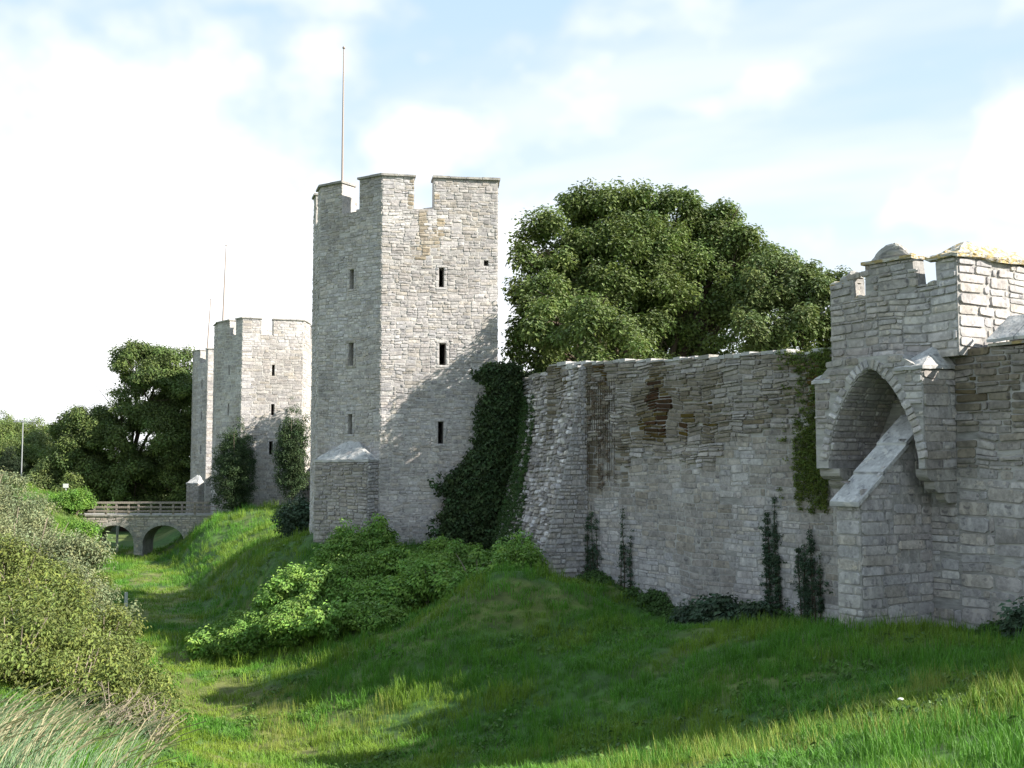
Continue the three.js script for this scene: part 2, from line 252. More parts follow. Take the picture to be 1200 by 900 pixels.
// the largest in view as parts of their own, the rest as one
function layStones(parent, list, most = 300, name = 'stone') {
  const inView = q => { const X = q.ctr.x, D = -q.ctr.z; return D > 1 && Math.abs(X / D) < 0.47 && q.ctr.y > E + ground(X, D) - 0.1; };
  const own = list.filter(inView).sort((a, b) => b.size - a.size).slice(0, most), has = new Set(own), rest = list.filter(q => !has.has(q));
  own.forEach((q, i) => part(i ? `${name}_${String(i).padStart(3, '0')}` : name, stoneGeo([q]), M.stone, parent));
  if (rest.length) part('small_stones', stoneGeo(rest), M.stone, parent, 'stuff');
}
// thick wall panel: an outline in (s, t) with holes, extruded inwards from d = 0, mitred at its ends
function panel(fr, outline, holes, thick, m0 = 0, m1 = 0, bow) {
  const sh = new THREE.Shape(outline.map(p => new THREE.Vector2(...p)));
  for (const [a, b, c, d] of holes) sh.holes.push(new THREE.Path([[a, c], [a, d], [b, d], [b, c]].map(p => new THREE.Vector2(...p))));
  const g = new THREE.ExtrudeGeometry(sh, { depth: thick, bevelEnabled: false }); g.translate(0, 0, -thick);
  return warp(g, (s, t, d) => { if (s < 1e-4) s -= d * m0; if (s > fr.L - 1e-4) s += d * m1; return fr.P(s, t, d); });
}
// weathering seen on the photograph: brown-grey stains and lichen in patches
const weather = (amount, seed, hi = 99) => (s, t, r) => { const n = fbm(s * 0.5, t * 0.22, seed, 4), m = fbm(s * 0.35 + 9, t * 0.5, seed + 3, 3), k = clamp(sstep(0.48, 0.62, n) + 0.5 * sstep(0.54, 0.68, fbm(s * 2.4, t * 0.10, seed + 7, 3))) * amount, w = (1 - k * 0.45) * (1 + 0.12 * sstep(0.52, 0.64, m) - 0.10 * sstep(0.5, 0.36, m)); return [w, w * (1 - k * 0.05), w * (1 - k * 0.14)]; };

// ---------------------------------------------------------------- towers
function tower(name, label, o) {
  const g = thing(name, label, 'tower', o.group), { verts, base, fine, rowH, len } = o, n = verts.length;
  const cores = [], stones = [], copes = [];
  const fr = verts.map((v, i) => frame(...v, ...verts[(i + 1) % n]));
  const miter = i => { const a = fr[(i - 1 + n) % n], b = fr[i]; return Math.tan(Math.acos(clamp(a.dx * b.dx + a.dd * b.dd, -1, 1)) / 2); };
  fr.forEach((f, i) => {
    const spec = o.faces[i] || {}, top = spec.top ?? o.top, sill = o.sill, gaps = (spec.gaps || []).map(([a, b, c]) => [a * f.L, b * f.L, c ?? sill]);
    const holes = (spec.slits || []).map(([u, h, w = 0.28, hh = 1.0]) => [u * f.L - w / 2, u * f.L + w / 2, h - hh / 2, h + hh / 2]);
    const pts = [[0, base], [f.L, base]]; let hi = [];
    const tops = []; let s = 0; for (const [a, b, c] of gaps) { tops.push([s, a]); hi.push([s, top], [a, top], [a, c], [b, c]); s = b; } tops.push([s, f.L]); hi.push([s, top], [f.L, top]);
    pts.push(...hi.reverse());
    cores.push(panel(f, pts, holes, o.thick ?? 1.0, miter(i), miter((i + 1) % n)));
    for (const [a, b] of tops) {
      const L = b - a, k = Math.max(1, Math.round(L / 0.8)); for (let q = 0; q < k; q++) { const e0 = a + L * q / k, e1 = a + L * (q + 1) / k, r = hash(q, i, 5); const first = e0 < 1e-6, last = e1 > f.L - 1e-6; const c = boxGeo(first ? 0 : q ? e0 + 0.012 : e0 - 0.07, last ? f.L : q === k - 1 ? e1 + 0.07 : e1 - 0.012, top + 0.003, top + 0.09 + r * 0.06, -(o.thick ?? 1) - 0.02, 0.11 + r * 0.04); const m0 = first ? miter(i) : 0, m1 = last ? miter((i + 1) % n) : 0; copes.push(warp(c, (s2, t2, d2) => { if (first && s2 < 1e-4) s2 -= d2 * m0; if (last && s2 > f.L - 1e-4) s2 += d2 * m1; return f.P(s2, t2, d2); })); }
    }
    const surrounds = holes.filter(h => h[3] - h[2] > 0.6).map(([a, b, c, d]) => [a - 0.17, b + 0.17, c - 0.13, d + 0.15]);
    holes.filter(h => h[3] - h[2] > 0.6).forEach(([a, b, c, d], q) => { for (const [x0, x1, y0, y1, rh] of [[a - 0.17, a, c, d, [0.22, 0.42]], [b, b + 0.17, c, d, [0.22, 0.42]], [a - 0.17, b + 0.17, d, d + 0.15, [0.15, 0.16]], [a - 0.17, b + 0.17, c - 0.13, c, [0.13, 0.14]]]) stones.push(...stonesOn({ P: f.P, s0: x0, s1: x1, t0: y0, t1: y1, rowH: rh, len: [3, 3.2], gap: 0.012, relief: [0.015, 0.04], seed: o.seed + 900 + q * 7 + i, tone: o.tone, wob: 0, coursed: true, fine })); });
    stones.push(...stonesOn({ P: f.P, s0: 0, s1: f.L, t0: base, t1: top, rowH, len, gap: o.gap, relief: o.relief, holes: [...holes, ...surrounds, ...gaps.map(([a, b, c]) => [a, b, c, top + 1])], seed: o.seed + i * 13, shade: spec.shade || weather(0.35, o.seed + i), wob: o.wob ?? 0.03, tone: o.tone ?? 1, fine }));
  });
  part('wall', boxUV(merge(cores)), M.lime, g);
  const deck = new THREE.Shape(verts.map(v => new THREE.Vector2(v[0] * 0.985 + o.mid[0] * 0.015, v[1] * 0.985 + o.mid[1] * 0.015))), dg = new THREE.ExtrudeGeometry(deck, { depth: 0.3, bevelEnabled: false });
  dg.rotateX(-Math.PI / 2); dg.translate(0, E + (o.deck ?? o.sill - 0.5), 0);
  part('roof_deck', boxUV(dg), M.coping, g);
  copes.forEach((c, i) => part(i ? `coping_slab_${String(i).padStart(3, '0')}` : 'coping_slab', boxUV(c), M.coping, g));
  layStones(g, stones, o.own ?? 0);
  return { g, fr };
}
const D1 = 55;
const pv = (px, D, py = 450) => { const p = at(px, py, D); return [p.X, D]; };
const nearTop = hAt(206, D1), nearSill = hAt(243, D1);
const nearVerts = [pv(365, 60), pv(373, 57.3), pv(446, D1), pv(583, 56), [-1.2, 62], [-7.6, 64.8]];
const near = tower('polygonal_tower', 'tall pale limestone tower with flagpole, largest of the three, with battlements', {
  verts: nearVerts, mid: [-6, 59.5], base: -6.2, top: nearTop, sill: nearSill, fine: true, rowH: [0.09, 0.22], len: [0.3, 0.8], relief: [0.003, 0.034], gap: 0.010, seed: 100, own: 300, tone: 1.12, wob: 0.08,
  faces: {
    0: { gaps: [[0.35, 0.62]] },
    1: { gaps: [[0.36, 0.64]], slits: [[0.53, hAt(327, 56)], [0.53, hAt(415, 56), 0.34, 1.15], [0.53, hAt(497, 56)]] },
    2: { gaps: [[0.275, 0.445]], slits: [[0.512, hAt(325, 55.5), 0.26], [0.525, hAt(415, 55.5), 0.34, 1.1], [0.512, hAt(507, 55.5), 0.27, 1.1], [0.90, hAt(307, 55.6), 0.24, 0.3]], shade: (s, t) => { const w = weather(0.22, 77)(s, t), c = Math.abs(s - 2.2 - (noise2(t, 1) - 0.5)) < 0.7 && t > 10.3 ? sstep(0.45, 0.62, fbm(s * 2, t * 1.2, 8, 3)) : 0; return [w[0] * (1 - c * 0.22), w[1] * (1 - c * 0.30), w[2] * (1 - c * 0.45)]; } },
    3: { gaps: [[0.4, 0.6]] }, 4: { gaps: [[0.2, 0.35], [0.65, 0.8]] }, 5: { gaps: [[0.4, 0.6]] },
  },
});
const farVerts = [pv(250, 114), pv(254, 111.5), pv(283, 108), pv(355, 110), [-20.4, 117], [-26, 120]];
const farTop = hAt(373, 108), farSill = hAt(391, 108);
tower('polygonal_tower', 'grey stone tower with ivy at its foot, seen beyond the tall pale tower', {
  verts: farVerts, mid: [-25, 114], base: -7, top: farTop, sill: farSill, fine: false, rowH: [0.2, 0.36], len: [0.6, 1.1], relief: [0.008, 0.04], seed: 300, own: 0, tone: 1.12, gap: 0.02,
  faces: { 1: { gaps: [[0.5, 0.74]], slits: [[0.5, hAt(434, 110)], [0.5, hAt(480, 110), 0.3, 1.2], [0.45, hAt(515, 110)]] }, 2: { gaps: [[0.31, 0.50]], slits: [[0.51, hAt(434, 109), 0.28, 1.1], [0.51, hAt(480, 109), 0.32, 1.1], [0.49, hAt(525, 109), 0.34, 1.3]] }, 3: { gaps: [[0.4, 0.6]] }, 4: { gaps: [[0.4, 0.6]] }, 5: { gaps: [[0.4, 0.6]] } },
});
const thirdVerts = [pv(225.5, 142), pv(227, 140), pv(243, 137), pv(290, 139), [-32, 146], [-40, 149]];
tower('polygonal_tower', 'slim looking stone tower standing at the end of the footbridge', {
  verts: thirdVerts, mid: [-37, 142], base: -9, top: hAt(409, 137), sill: hAt(424, 137), fine: false, rowH: [0.22, 0.4], len: [0.7, 1.2], relief: [0.008, 0.04], seed: 500, own: 0, tone: 1.12, gap: 0.02,
  faces: { 1: { gaps: [[0.45, 0.85]], slits: [[0.62, hAt(451, 139), 0.3, 1.1], [0.62, hAt(488, 139), 0.3, 1.1], [0.62, hAt(527, 139), 0.3, 1.1]] }, 2: { gaps: [[0.4, 0.6]] }, 3: { gaps: [[0.4, 0.6]] }, 4: { gaps: [[0.4, 0.6]] } },
});
// flagpoles
function flagpole(px, pyTop, D, deckH, label, k = 1) {
  const g = thing('flagpole', label, 'flagpole', 'flagpoles on the towers'), p = at(px, pyTop, D), b = V(at(px - 3, 300, D).X, deckH, D), t = V(p.X, p.h, D);
  part('pole', tube([b, b.clone().lerp(t, 0.5), t], [0.07 * k, 0.055 * k, 0.035 * k], 8), M.pole, g);
  const ball = new THREE.SphereGeometry(0.085, 10, 8); ball.translate(t.x, t.y + 0.05, t.z); part('finial', ball, M.pole, g);
}
flagpole(403, 57, 59, nearSill - 0.3, 'tall bare flagpole on the largest pale tower');
flagpole(265, 288, 113, farSill - 0.3, 'bare flagpole on the tower with ivy at its foot', 1.5);
flagpole(247, 351, 142, hAt(424, 137) - 0.3, 'thin bare flagpole on the tower by the footbridge', 1.7);

// battered pier against a tower's foot
function footPier(label, fr, s0, s1, out, topH, peak, base, seed, own, fine, litName) {
  const g = thing('stone_pier', label, 'pier', 'piers at the tower feet');
  const w = (s1 - s0), P = (s, t, d) => fr.P(s, t, d), flare = t => 1 + 0.10 * clamp((topH - t) / (topH - base));
  const prism = boxGeo(s0, s1, base, topH, -0.2, out); part('wall', boxUV(warp(prism, (s, t, d) => P(s, t, d > 0 ? d * flare(t) : d))), M.core, g);
  const cap = new THREE.BufferGeometry(), c = (s, t, d) => P(s, t, d), a = [c(s0 - 0.06, topH + 0.01, out + 0.08), c(s1 + 0.06, topH + 0.01, out + 0.08), c(s1 + 0.06, topH + 0.01, -0.1), c(s0 - 0.06, topH + 0.01, -0.1), c(s0 + w * 0.42, peak, -0.05), c(s0 + w * 0.62, peak, -0.05), c(s0 - 0.06, topH - 0.1, out + 0.08), c(s1 + 0.06, topH - 0.1, out + 0.08), c(s1 + 0.06, topH - 0.1, -0.1), c(s0 - 0.06, topH - 0.1, -0.1)];
  const q = [[0, 1, 5], [0, 5, 4], [1, 2, 5], [3, 0, 4], [6, 7, 1], [6, 1, 0], [7, 8, 2], [7, 2, 1], [9, 6, 0], [9, 0, 3], [2, 3, 4], [2, 4, 5], [6, 9, 8], [6, 8, 7]], pos = []; for (const f of q) for (const k of f) pos.push(a[k].x, a[k].y, a[k].z);
  cap.setAttribute('position', new THREE.Float32BufferAttribute(pos, 3)); cap.computeVertexNormals(); part('cap', rough(cap, 0.16, 0.10, 4), M.slab, g);
  const st = stonesOn({ P: (s, t, d) => P(s, t, (out + d) * 1 + out * (flare(t) - 1)), s0, s1, t0: base, t1: topH - 0.1, rowH: [0.12, 0.24], len: [0.4, 0.8], relief: [0.02, 0.08], gap: 0.03, seed, tone: 1.08, fine, shade: weather(0.5, seed) });
  const sideR = stonesOn({ P: (s, t, d) => P(s1 + d, t, out * flare(t) - s), s0: 0, s1: out, t0: base, t1: topH - 0.1, rowH: [0.12, 0.24], len: [0.4, 0.8], relief: [0.02, 0.08], gap: 0.03, seed: seed + 1, tone: 1.08, fine });
  const sideL = stonesOn({ P: (s, t, d) => P(s0 - d, t, s), s0: 0, s1: out, t0: base, t1: topH - 0.1, rowH: [0.12, 0.24], len: [0.4, 0.8], relief: [0.02, 0.08], gap: 0.03, seed: seed + 2, tone: 1.08, fine });
  layStones(g, [...st, ...sideR, ...sideL], own);
}
footPier('rough brown stone pier with white cap at the foot of the largest pale tower', near.fr[1], 0.55, near.fr[1].L - 0.12, 0.75, 0.25, 1.25, -6, 710, 120, true);
footPier('small sunlit rubble pier at the end of the footbridge railing', frame(...pv(227.5, 132), ...pv(245, 131)), 0, 1.75, 0.9, hAt(566, 131), hAt(557, 131), -9, 730, 0, false);

// ---------------------------------------------------------------- the curtain wall. Its own axes: s along it (to the right, towards us), n outwards
const wl = (() => { const l = Math.hypot(0.5103, 0.86); return [0.5103 / l, -0.86 / l]; })(), C0 = [10.38, 36];
const WF = { ...frame(C0[0], C0[1], C0[0] + wl[0], C0[1] + wl[1]) };
const WP = (s, t, n) => WF.P(s, t, n);
function sOf(px, n, py = 450) { let a = -20, b = 14; for (let i = 0; i < 50; i++) { const m = (a + b) / 2, v = WP(m, 0, n), p = at(px, py, -v.z); if (v.x < p.X) a = m; else b = m; } return (a + b) / 2; }
const hOf = (py, s, n) => hAt(py, -WP(s, 0, n).z);
const wallTop = s => s < 0.8 ? 3.68 - 0.052 * s + (noise2(s * 0.7, 3) - 0.5) * 0.16 : 3.3;
const SB = sOf(688, 0);
{
  const g = thing('curtain_wall', 'long grey stone curtain wall with ragged top between the pale tower and the gate turret', 'wall');
  const geos = [], seg = (a, b, k, base, th) => { for (let i = 0; i < k; i++) { const s0 = a + (b - a) * i / k, s1 = a + (b - a) * (i + 1) / k, tp = wallTop((s0 + s1) / 2) - 0.05; geos.push(warp(boxGeo(s0, s1, base, tp, -th, 0), WP)); } };
  seg(SB - 3.2, 0.8, 18, -7.5, 1.7); const nicheEnd = sOf(1081, 1.4) - 0.25; geos.push(warp(boxGeo(0.8, nicheEnd, -7.5, -0.1, -1.7, 0), WP), warp(boxGeo(0.8, nicheEnd, -0.098, 3.2, -1.7, -0.8), WP), warp(boxGeo(nicheEnd, 5.9, -7.5, 3.25, -1.7, 0), WP)); seg(5.9, 30, 1, -7.5, 1.7); geos.push(warp(boxGeo(10.2, 14.19, 4.2, 5.1, -1.65, -0.1), WP), warp(boxGeo(18.01, 30, 4.2, 5.1, -1.65, -0.1), WP));
  part('wall', boxUV(merge(geos)), M.core, g);
  const holeAt = sOf(1192, 0);
  const st = (s, t) => { // stains that the photograph shows: dark top band, brown streaks under the coping, paler flush patch below
    const streak = sstep(0.50, 0.66, fbm(s * 1.5, t * 0.16, 6, 4)) * sstep(-2.6, 0.2, t), patch = sstep(0.44, 0.60, fbm(s * 0.33, t * 0.45, 12, 4)), hi = sstep(0.8, 2.0, t + (fbm(s * 0.5, 1, 2, 3) - 0.5) * 3);
    const k = clamp(streak * 0.36 + patch * 0.26 + hi * 0.28); return [1 - k, 1 - k * 1.07, 1 - k * 1.22];
  };
  const edge = s => 0.55 + (fbm(s * 0.45, 4, 8, 3) - 0.5) * 3.2;
  const common = { P: WP, shade: st, tone: 1.08, fine: true };
  const list = [
    ...stonesOn({ ...common, s0: SB - 3.2, s1: 0.8, t0: -6.4, t1: 2.2, keep: (s, t) => t < edge(s), rowH: [0.12, 0.32], len: [0.45, 1.15], relief: [0.002, 0.022], gap: 0.012, seed: 811, wob: 0.07 }),
    ...stonesOn({ ...common, s0: SB - 3.2, s1: 0.8, t0: -1.2, t1: 4.8, keep: (s, t) => t >= edge(s), rowH: [0.08, 0.2], len: [0.6, 1.3], relief: [0.02, 0.11], gap: 0.028, seed: 812, wob: 0.12, topAt: wallTop }),
    ...stonesOn({ ...common, s0: 0.8, s1: nicheEnd + 0.25, t0: -6.4, t1: -0.1, rowH: [0.18, 0.36], len: [0.6, 1.2], relief: [0.01, 0.05], gap: 0.02, seed: 813 }),
    ...stonesOn({ ...common, s0: nicheEnd + 0.25, s1: 14, t0: -6.2, t1: 0.0, rowH: [0.24, 0.48], len: [0.5, 1.0], relief: [0.008, 0.045], gap: 0.028, seed: 814, wob: 0.07, holes: [[holeAt - 0.25, holeAt + 0.4, hOf(548, holeAt, 0), hOf(530, holeAt, 0)]] }),
    ...stonesOn({ ...common, s0: nicheEnd + 0.25, s1: 14, t0: 0.0, t1: 3.3, rowH: [0.12, 0.26], len: [0.55, 1.2], relief: [0.02, 0.09], gap: 0.025, seed: 815, wob: 0.09 }),
  ];
  layStones(g, list, 300);
  // loose flat stones along the top, catching the sun
  const r = rng(31), tops = []; let s = SB - 3.0;
  while (s < 0.75) { const l = 0.35 + r() * 0.5; for (let q = 0, n = 0.08; n > -1.6; q++) { const dn = 0.35 + r() * 0.35, tp = wallTop(s + l / 2) - 0.06 + r() * 0.03, hh = 0.07 + r() * 0.10; const b = boxGeo(s + 0.02, s + l - 0.01, tp, tp + hh, n - dn + 0.02, n - 0.01); const sk = (r() - 0.5) * 0.12, tl = (r() - 0.5) * 0.08; tops.push(boxUV(warp(b, (a, t, d) => WP(a + (d - n) * sk, t + (a - s) * tl, d)))); n -= dn; } s += l; }
  tops.forEach((q, i) => part(i ? `top_stone_${String(i).padStart(3, '0')}` : 'top_stone', q, i % 3 ? M.slab : M.coping, g));
  // sloping slabs over the right-hand stretch
  const roof = (s0, s1, hh) => { const b = boxGeo(s0, s1, 0, 0.09, 0, 1.0); return rough(warp(b, (a, t, d) => WP(a, 3.38 + (1 - d) * 0.72 + t + hh, -0.78 + d)), 0.14, 0.035, 5); };
  let q = 5.96, k = 0; while (q < 29) { const l = 0.55 + r() * 0.35; part(k ? `coping_slab_${String(k).padStart(3, '0')}` : 'coping_slab', roof(q, q + l - 0.03, r() * 0.03), M.slab, g); q += l; k++; }
  geos.length = 0; part('core_top', boxUV(warp(boxGeo(5.95, 30, 3.25, 4.05, -1.7, -0.8), WP)), M.core, g);
  const ledge = boxGeo(5.95, 30, 3.30, 3.38, -0.3, 0.16); part('ledge', boxUV(warp(ledge, WP)), M.lichen, g);
}

// ---------------------------------------------------------------- the turret astride the wall (carried by an arch)
const NT = 0.43, N1 = 1.4, S0 = sOf(973, NT, 340), S1 = sOf(1122, NT, 340), NICHE = -0.8;
{
  const g = thing('wall_turret', 'stone turret with broken battlements carried by a pointed arch on the curtain wall', 'turret');
  const S = (px, py = 340) => sOf(px, NT, py), H = (py, px) => hOf(py, S(px, py), NT);
  const oL = sOf(955, N1), oR = sOf(1081, N1), aL = sOf(969, N1), aR = sOf(1074, N1), mid = (aL + aR) / 2, spring = 0.15, apex = hOf(432, mid, N1), half = (aR - aL) / 2;
  const rise = k => Math.pow(Math.max(0, 1 - Math.pow(Math.abs(k), 1.55)), 0.66), arch = k => [mid + k * half, spring + (apex - spring) * rise(k)];
  const prof = [[S0, H(336, 975)], [S(985), H(330, 985)], [S(1000), H(324, 1000)], [S(1001), H(352, 1001)], [S(1014), H(346, 1014)], [S(1014.5), H(311, 1015)], [S(1040), H(307, 1040)], [S(1070), H(303, 1070)], [S(1073), H(338, 1073)], [S(1085), H(336, 1085)], [S(1098), H(334, 1098)], [S(1097), H(308, 1097)], [S(1108), H(302, 1108)], [S1, H(301, 1122)]];
  const atop = apex + 0.36, bot = spring - 0.25;
  const fl = { P: (s, t, d) => WP(s, t, NT + d), L: 1e9 }, front = panel(fl, [[S0, atop - 0.1], [S1, atop - 0.1], ...prof.slice().reverse()], [], 0.5);
  // the arch with its two legs
  const legTop = hOf(432, oR, N1), legTopL = hOf(450, oL, N1), out = [[oL, bot], [aL, bot]]; for (let i = 0; i <= 28; i++) out.push(arch(-1 + i / 14)); out.push([aR, bot], [oR, bot], [oR, legTop], [oR - 0.9, atop], [oL + 0.8, atop], [oL, legTopL]);
  const archGeo = panel({ P: (s, t, d) => WP(s, t, N1 + d), L: 1e9 }, out, [], N1 - NICHE - 0.003);
  // lit flank wall, back wall
  const sideTop = H(301, 1122), flank = { P: (s, t, d) => WP(S1 + d, t, NT - s), L: 1e9 };
  const side = panel(flank, [[0.505, 3.2], [4.6, 3.2], [4.6, sideTop], [0.505, sideTop]], [], 0.7);
  const lf = boxGeo(0, 0.7, 3.2, H(336, 975) - 0.6, -3.7, -0.08), left = warp(lf, (s, t, d) => WP(S0 + s, t, d));
  const bk = warp(boxGeo(S0, S1, 3.2, sideTop - 1.4, -4.9, -4.2), WP), fill = warp(boxGeo(S0 + 0.72, S1 - 0.72, 3.0, 4.0, -3.7, -0.08), WP);
  part('wall', boxUV(merge([front, side, left, bk, fill])), M.core, g);
  const archWall = part('arch', boxUV(archGeo), M.core, g);
  const topAt = s => { for (let i = 0; i < prof.length - 1; i++) { const [a, ha] = prof[i], [b, hb] = prof[i + 1]; if (s >= Math.min(a, b) && s <= Math.max(a, b) && Math.abs(b - a) > 0.06) return lerp(ha, hb, (s - a) / (b - a)); } return 9; };
  const ring = 0.34, inArch = (s, t, m = 0) => { const k = (s - mid) / (half + m); return Math.abs(k) < 1 && t < spring + (apex + m - spring) * rise(k); }, brown = weather(0.5, 55);
  const legTopAt = s => s < oL + 0.8 ? lerp(legTopL, atop, (s - oL) / 0.8) : s > oR - 0.9 ? lerp(atop, legTop, (s - oR + 0.9) / 0.9) : atop;
  const list = [
    ...stonesOn({ P: fl.P, s0: S0, s1: S1, t0: atop - 0.1, t1: 6.3, rowH: [0.13, 0.30], len: [0.5, 1.0], relief: [0.015, 0.06], gap: 0.024, seed: 901, topAt, shade: brown, tone: 1.08, wob: 0.07 }),
    ...stonesOn({ P: flank.P, s0: 0, s1: 4.6, t0: 3.35, t1: sideTop, rowH: [0.16, 0.34], len: [0.6, 1.2], relief: [0.015, 0.06], gap: 0.03, seed: 902, tone: 1.08, wob: 0.05 }),
  ], alist = [
    ...stonesOn({ P: (s, t, d) => WP(s, t, N1 + d), s0: oL, s1: oR, t0: bot, t1: atop, rowH: [0.14, 0.30], len: [0.45, 0.9], relief: [0.015, 0.05], gap: 0.024, seed: 904, topAt: legTopAt, keep: (s, t) => !inArch(s, t, ring + 0.06), shade: brown, tone: 1.08, wob: 0.05 }),
    ...stonesOn({ P: (s, t, d) => WP(oR + d, t, N1 - s), s0: 0, s1: N1, t0: bot, t1: legTop, rowH: [0.16, 0.40], len: [0.6, 1.2], relief: [0.01, 0.05], gap: 0.022, seed: 905, tone: 1.08, shade: weather(0.7, 60) }),
    ...stonesOn({ P: (s, t, d) => WP(oL - d, t, s), s0: 0, s1: N1, t0: bot, t1: legTopL, rowH: [0.16, 0.34], len: [0.5, 0.9], relief: [0.01, 0.05], gap: 0.022, seed: 906, tone: 1.08 }),
    // back of the niche
    ...stonesOn({ P: (s, t, d) => WP(s, t, NICHE + d), s0: aL, s1: aR, t0: bot, t1: apex, rowH: [0.12, 0.26], len: [0.5, 1.0], relief: [0.03, 0.10], gap: 0.03, seed: 907, keep: (s, t) => inArch(s, t, -0.1), tone: 1.08, wob: 0.05 }),
  ];
  // stones of the soffit and of the arch ring
  const N = 24; for (let i = 0; i < N; i++) {
    const a = arch(-1 + 2 * i / N), b = arch(-1 + 2 * (i + 1) / N), tx = b[0] - a[0], ty = b[1] - a[1], l = Math.hypot(tx, ty), nx = -ty / l, ny = tx / l; if (l < 0.02) continue;
    const k = Math.max(1, Math.round(l / 0.22)); for (let q = 0; q < k; q++) {
      const p0 = [a[0] + tx * q / k, a[1] + ty * q / k], P = (s, t, d) => WP(p0[0] + tx / l * s + nx * t, p0[1] + ty / l * s + ny * t, N1 + d);
      alist.push(...stonesOn({ P, s0: 0, s1: l / k, t0: 0.0, t1: ring, rowH: [0.5, 0.6], len: [2, 2.2], relief: [0.025, 0.06], gap: 0.026, seed: 930 + i * 9 + q, tone: 1.08, wob: 0, coursed: true }));
    }
    alist.push(...stonesOn({ P: (s, t, d) => WP(a[0] + tx / l * t - nx * d, a[1] + ty / l * t - ny * d, N1 - s), s0: 0, s1: N1 - NICHE, t0: 0, t1: l, rowH: [0.14, 0.26], len: [0.6, 1.1], relief: [0.01, 0.05], gap: 0.025, seed: 1930 + i, tone: 1.08, wob: 0 }));
  }
  layStones(g, list, 300); layStones(archWall, alist, 220);
  // stepped corbels under the legs
  const corbel = (s0, s1, steps, seed) => { let b = bot, n = N1; for (const [dh, dn, ds] of steps) { n -= dn; const e = new THREE.ExtrudeGeometry(new THREE.Shape([[0, 0], [n - 0.16, 0], [n - 0.03, 0.10], [n, dh * 0.55], [n, dh - 0.02], [0, dh - 0.02]].map(q => new THREE.Vector2(...q))), { depth: s1 - s0 - 2 * ds, bevelEnabled: false }), b0 = b - dh; part('corbel', boxUV(warp(e, (u, v, w) => WP(s0 + ds + w, b0 + v, u))), M.coping, g); b -= dh; } };
  corbel(oL, aL + 0.35, [[0.34, 0.12, 0.02], [0.30, 0.35, 0.04], [0.26, 0.4, 0.08]], 3); corbel(aR - 0.2, oR, [[0.34, 0.10, 0.01], [0.34, 0.32, 0.02], [0.3, 0.45, 0.05]], 4);
  // leg caps
  const legCap = (s0, s1, top, peak, ps) => { const o = 0.08, c = (a, t, n) => WP(a, t, n), B = [c(s0 - o, top, N1 + o), c(s1 + o, top, N1 + o), c(s1 + o, top + 0.06, 0.02), c(s0 - o, top + 0.06, NT - 0.05), c(ps, peak, NT + 0.02), c(ps + 0.12, peak - 0.05, NT - 0.1)], lo = B.slice(0, 4).map(v => v.clone().setY(v.y - 0.10)), al = [...B, ...lo], q = [[0, 1, 4], [1, 5, 4], [1, 2, 5], [3, 0, 4], [2, 3, 4], [2, 4, 5], [6, 7, 1], [6, 1, 0], [7, 8, 2], [7, 2, 1], [9, 6, 0], [9, 0, 3], [6, 9, 8], [6, 8, 7]], p = []; for (const t of q) for (const k of t) p.push(al[k].x, al[k].y + 0.09, al[k].z); const cg = new THREE.BufferGeometry(); cg.setAttribute('position', new THREE.Float32BufferAttribute(p, 3)); cg.computeVertexNormals(); part('leg_cap', rough(cg, 0.10, 0.05, 7), M.slab, g); };
  legCap(oR - 0.85, oR, legTop, hOf(407, oR, 0.9), oR - 0.35); legCap(oL, oL + 0.6, legTopL, hOf(426, oL, 0.9), oL + 0.35);
  // caps
  const capSlab = (s0, s1, h0, h1, ov, nIn, th = 0.1) => { const b = boxGeo(0, 1, 0, th, -nIn, NT + ov); return rough(warp(b, (a, t, d) => WP(lerp(s0, s1, a), lerp(h0, h1, a) + t, d)), 0.12, 0.04, 3); };
  part('merlon_cap', capSlab(S(1012), S(1072), H(311, 1015) + 0.01, H(303, 1070) + 0.01, 0.1, 0.12), M.lichen, g);
  const lump = (s0, s1, h, hh, n0, n1) => { const q = new THREE.IcosahedronGeometry(1, 3), p = q.attributes.position; for (let i = 0; i < p.count; i++) { const x = p.getX(i), y = p.getY(i), z = p.getZ(i), k = 0.72 + 0.55 * fbm(x * 1.9 + 5, y * 1.9, z * 1.9 + s0, 3); p.setXYZ(i, lerp(s0, s1, 0.5 + 0.5 * k * x), h + Math.max(-0.05, y) * hh * k, lerp(n0, n1, 0.5 + 0.5 * k * z)); } return boxUV(warp(q, WP)); };
  part('cap_stone', lump(S(1019), S(1058), H(311, 1015) + 0.12, 0.40, -0.1, NT), M.coping, g);
  part('cap_stone_001', lump(S(1032), S(1054), H(307, 1040) + 0.32, 0.24, -0.05, 0.38), M.lichen, g);
  part('cap_stone_002', lump(S(974), S(1002), H(334, 980) - 0.02, 0.12, -0.08, NT), M.lichen, g);
  part('cap_stone_003', lump(S(1096), S(1121), H(304, 1105) - 0.02, 0.10, -0.08, NT), M.lichen, g);
  [[976, 336, 0.16], [987, 331, 0.2], [1003, 351, 0.12], [1022, 309, 0.16], [1062, 304, 0.18], [1077, 337, 0.10], [1090, 335, 0.16], [1100, 306, 0.2], [1114, 302, 0.16], [995, 326, 0.22]].forEach(([px, py, hh], i) => part(`loose_stone_${String(i + 1).padStart(3, '0')}`, lump(S(px - 7), S(px + 7), H(py, px) + 0.02, hh, -0.05 - 0.04 * (i % 2), NT + 0.02), i % 2 ? M.coping : M.lichen, g));
  // saddle roof of weathered slabs over the lit flank
  const f = (a, b, c) => WP(a, b, c), ov = 0.14, e0 = sideTop + 0.02, rp = H(274, 1150), A = [f(S1 + ov, e0, NT + 0.12), f(S1 + ov, e0, -4.2), f(S1 - 1.0, e0, -4.2), f(S1 - 1.0, e0, NT + 0.12), f(S1 - 0.42, rp, NT - 1.0), f(S1 - 0.42, rp - 0.1, -2.6)];
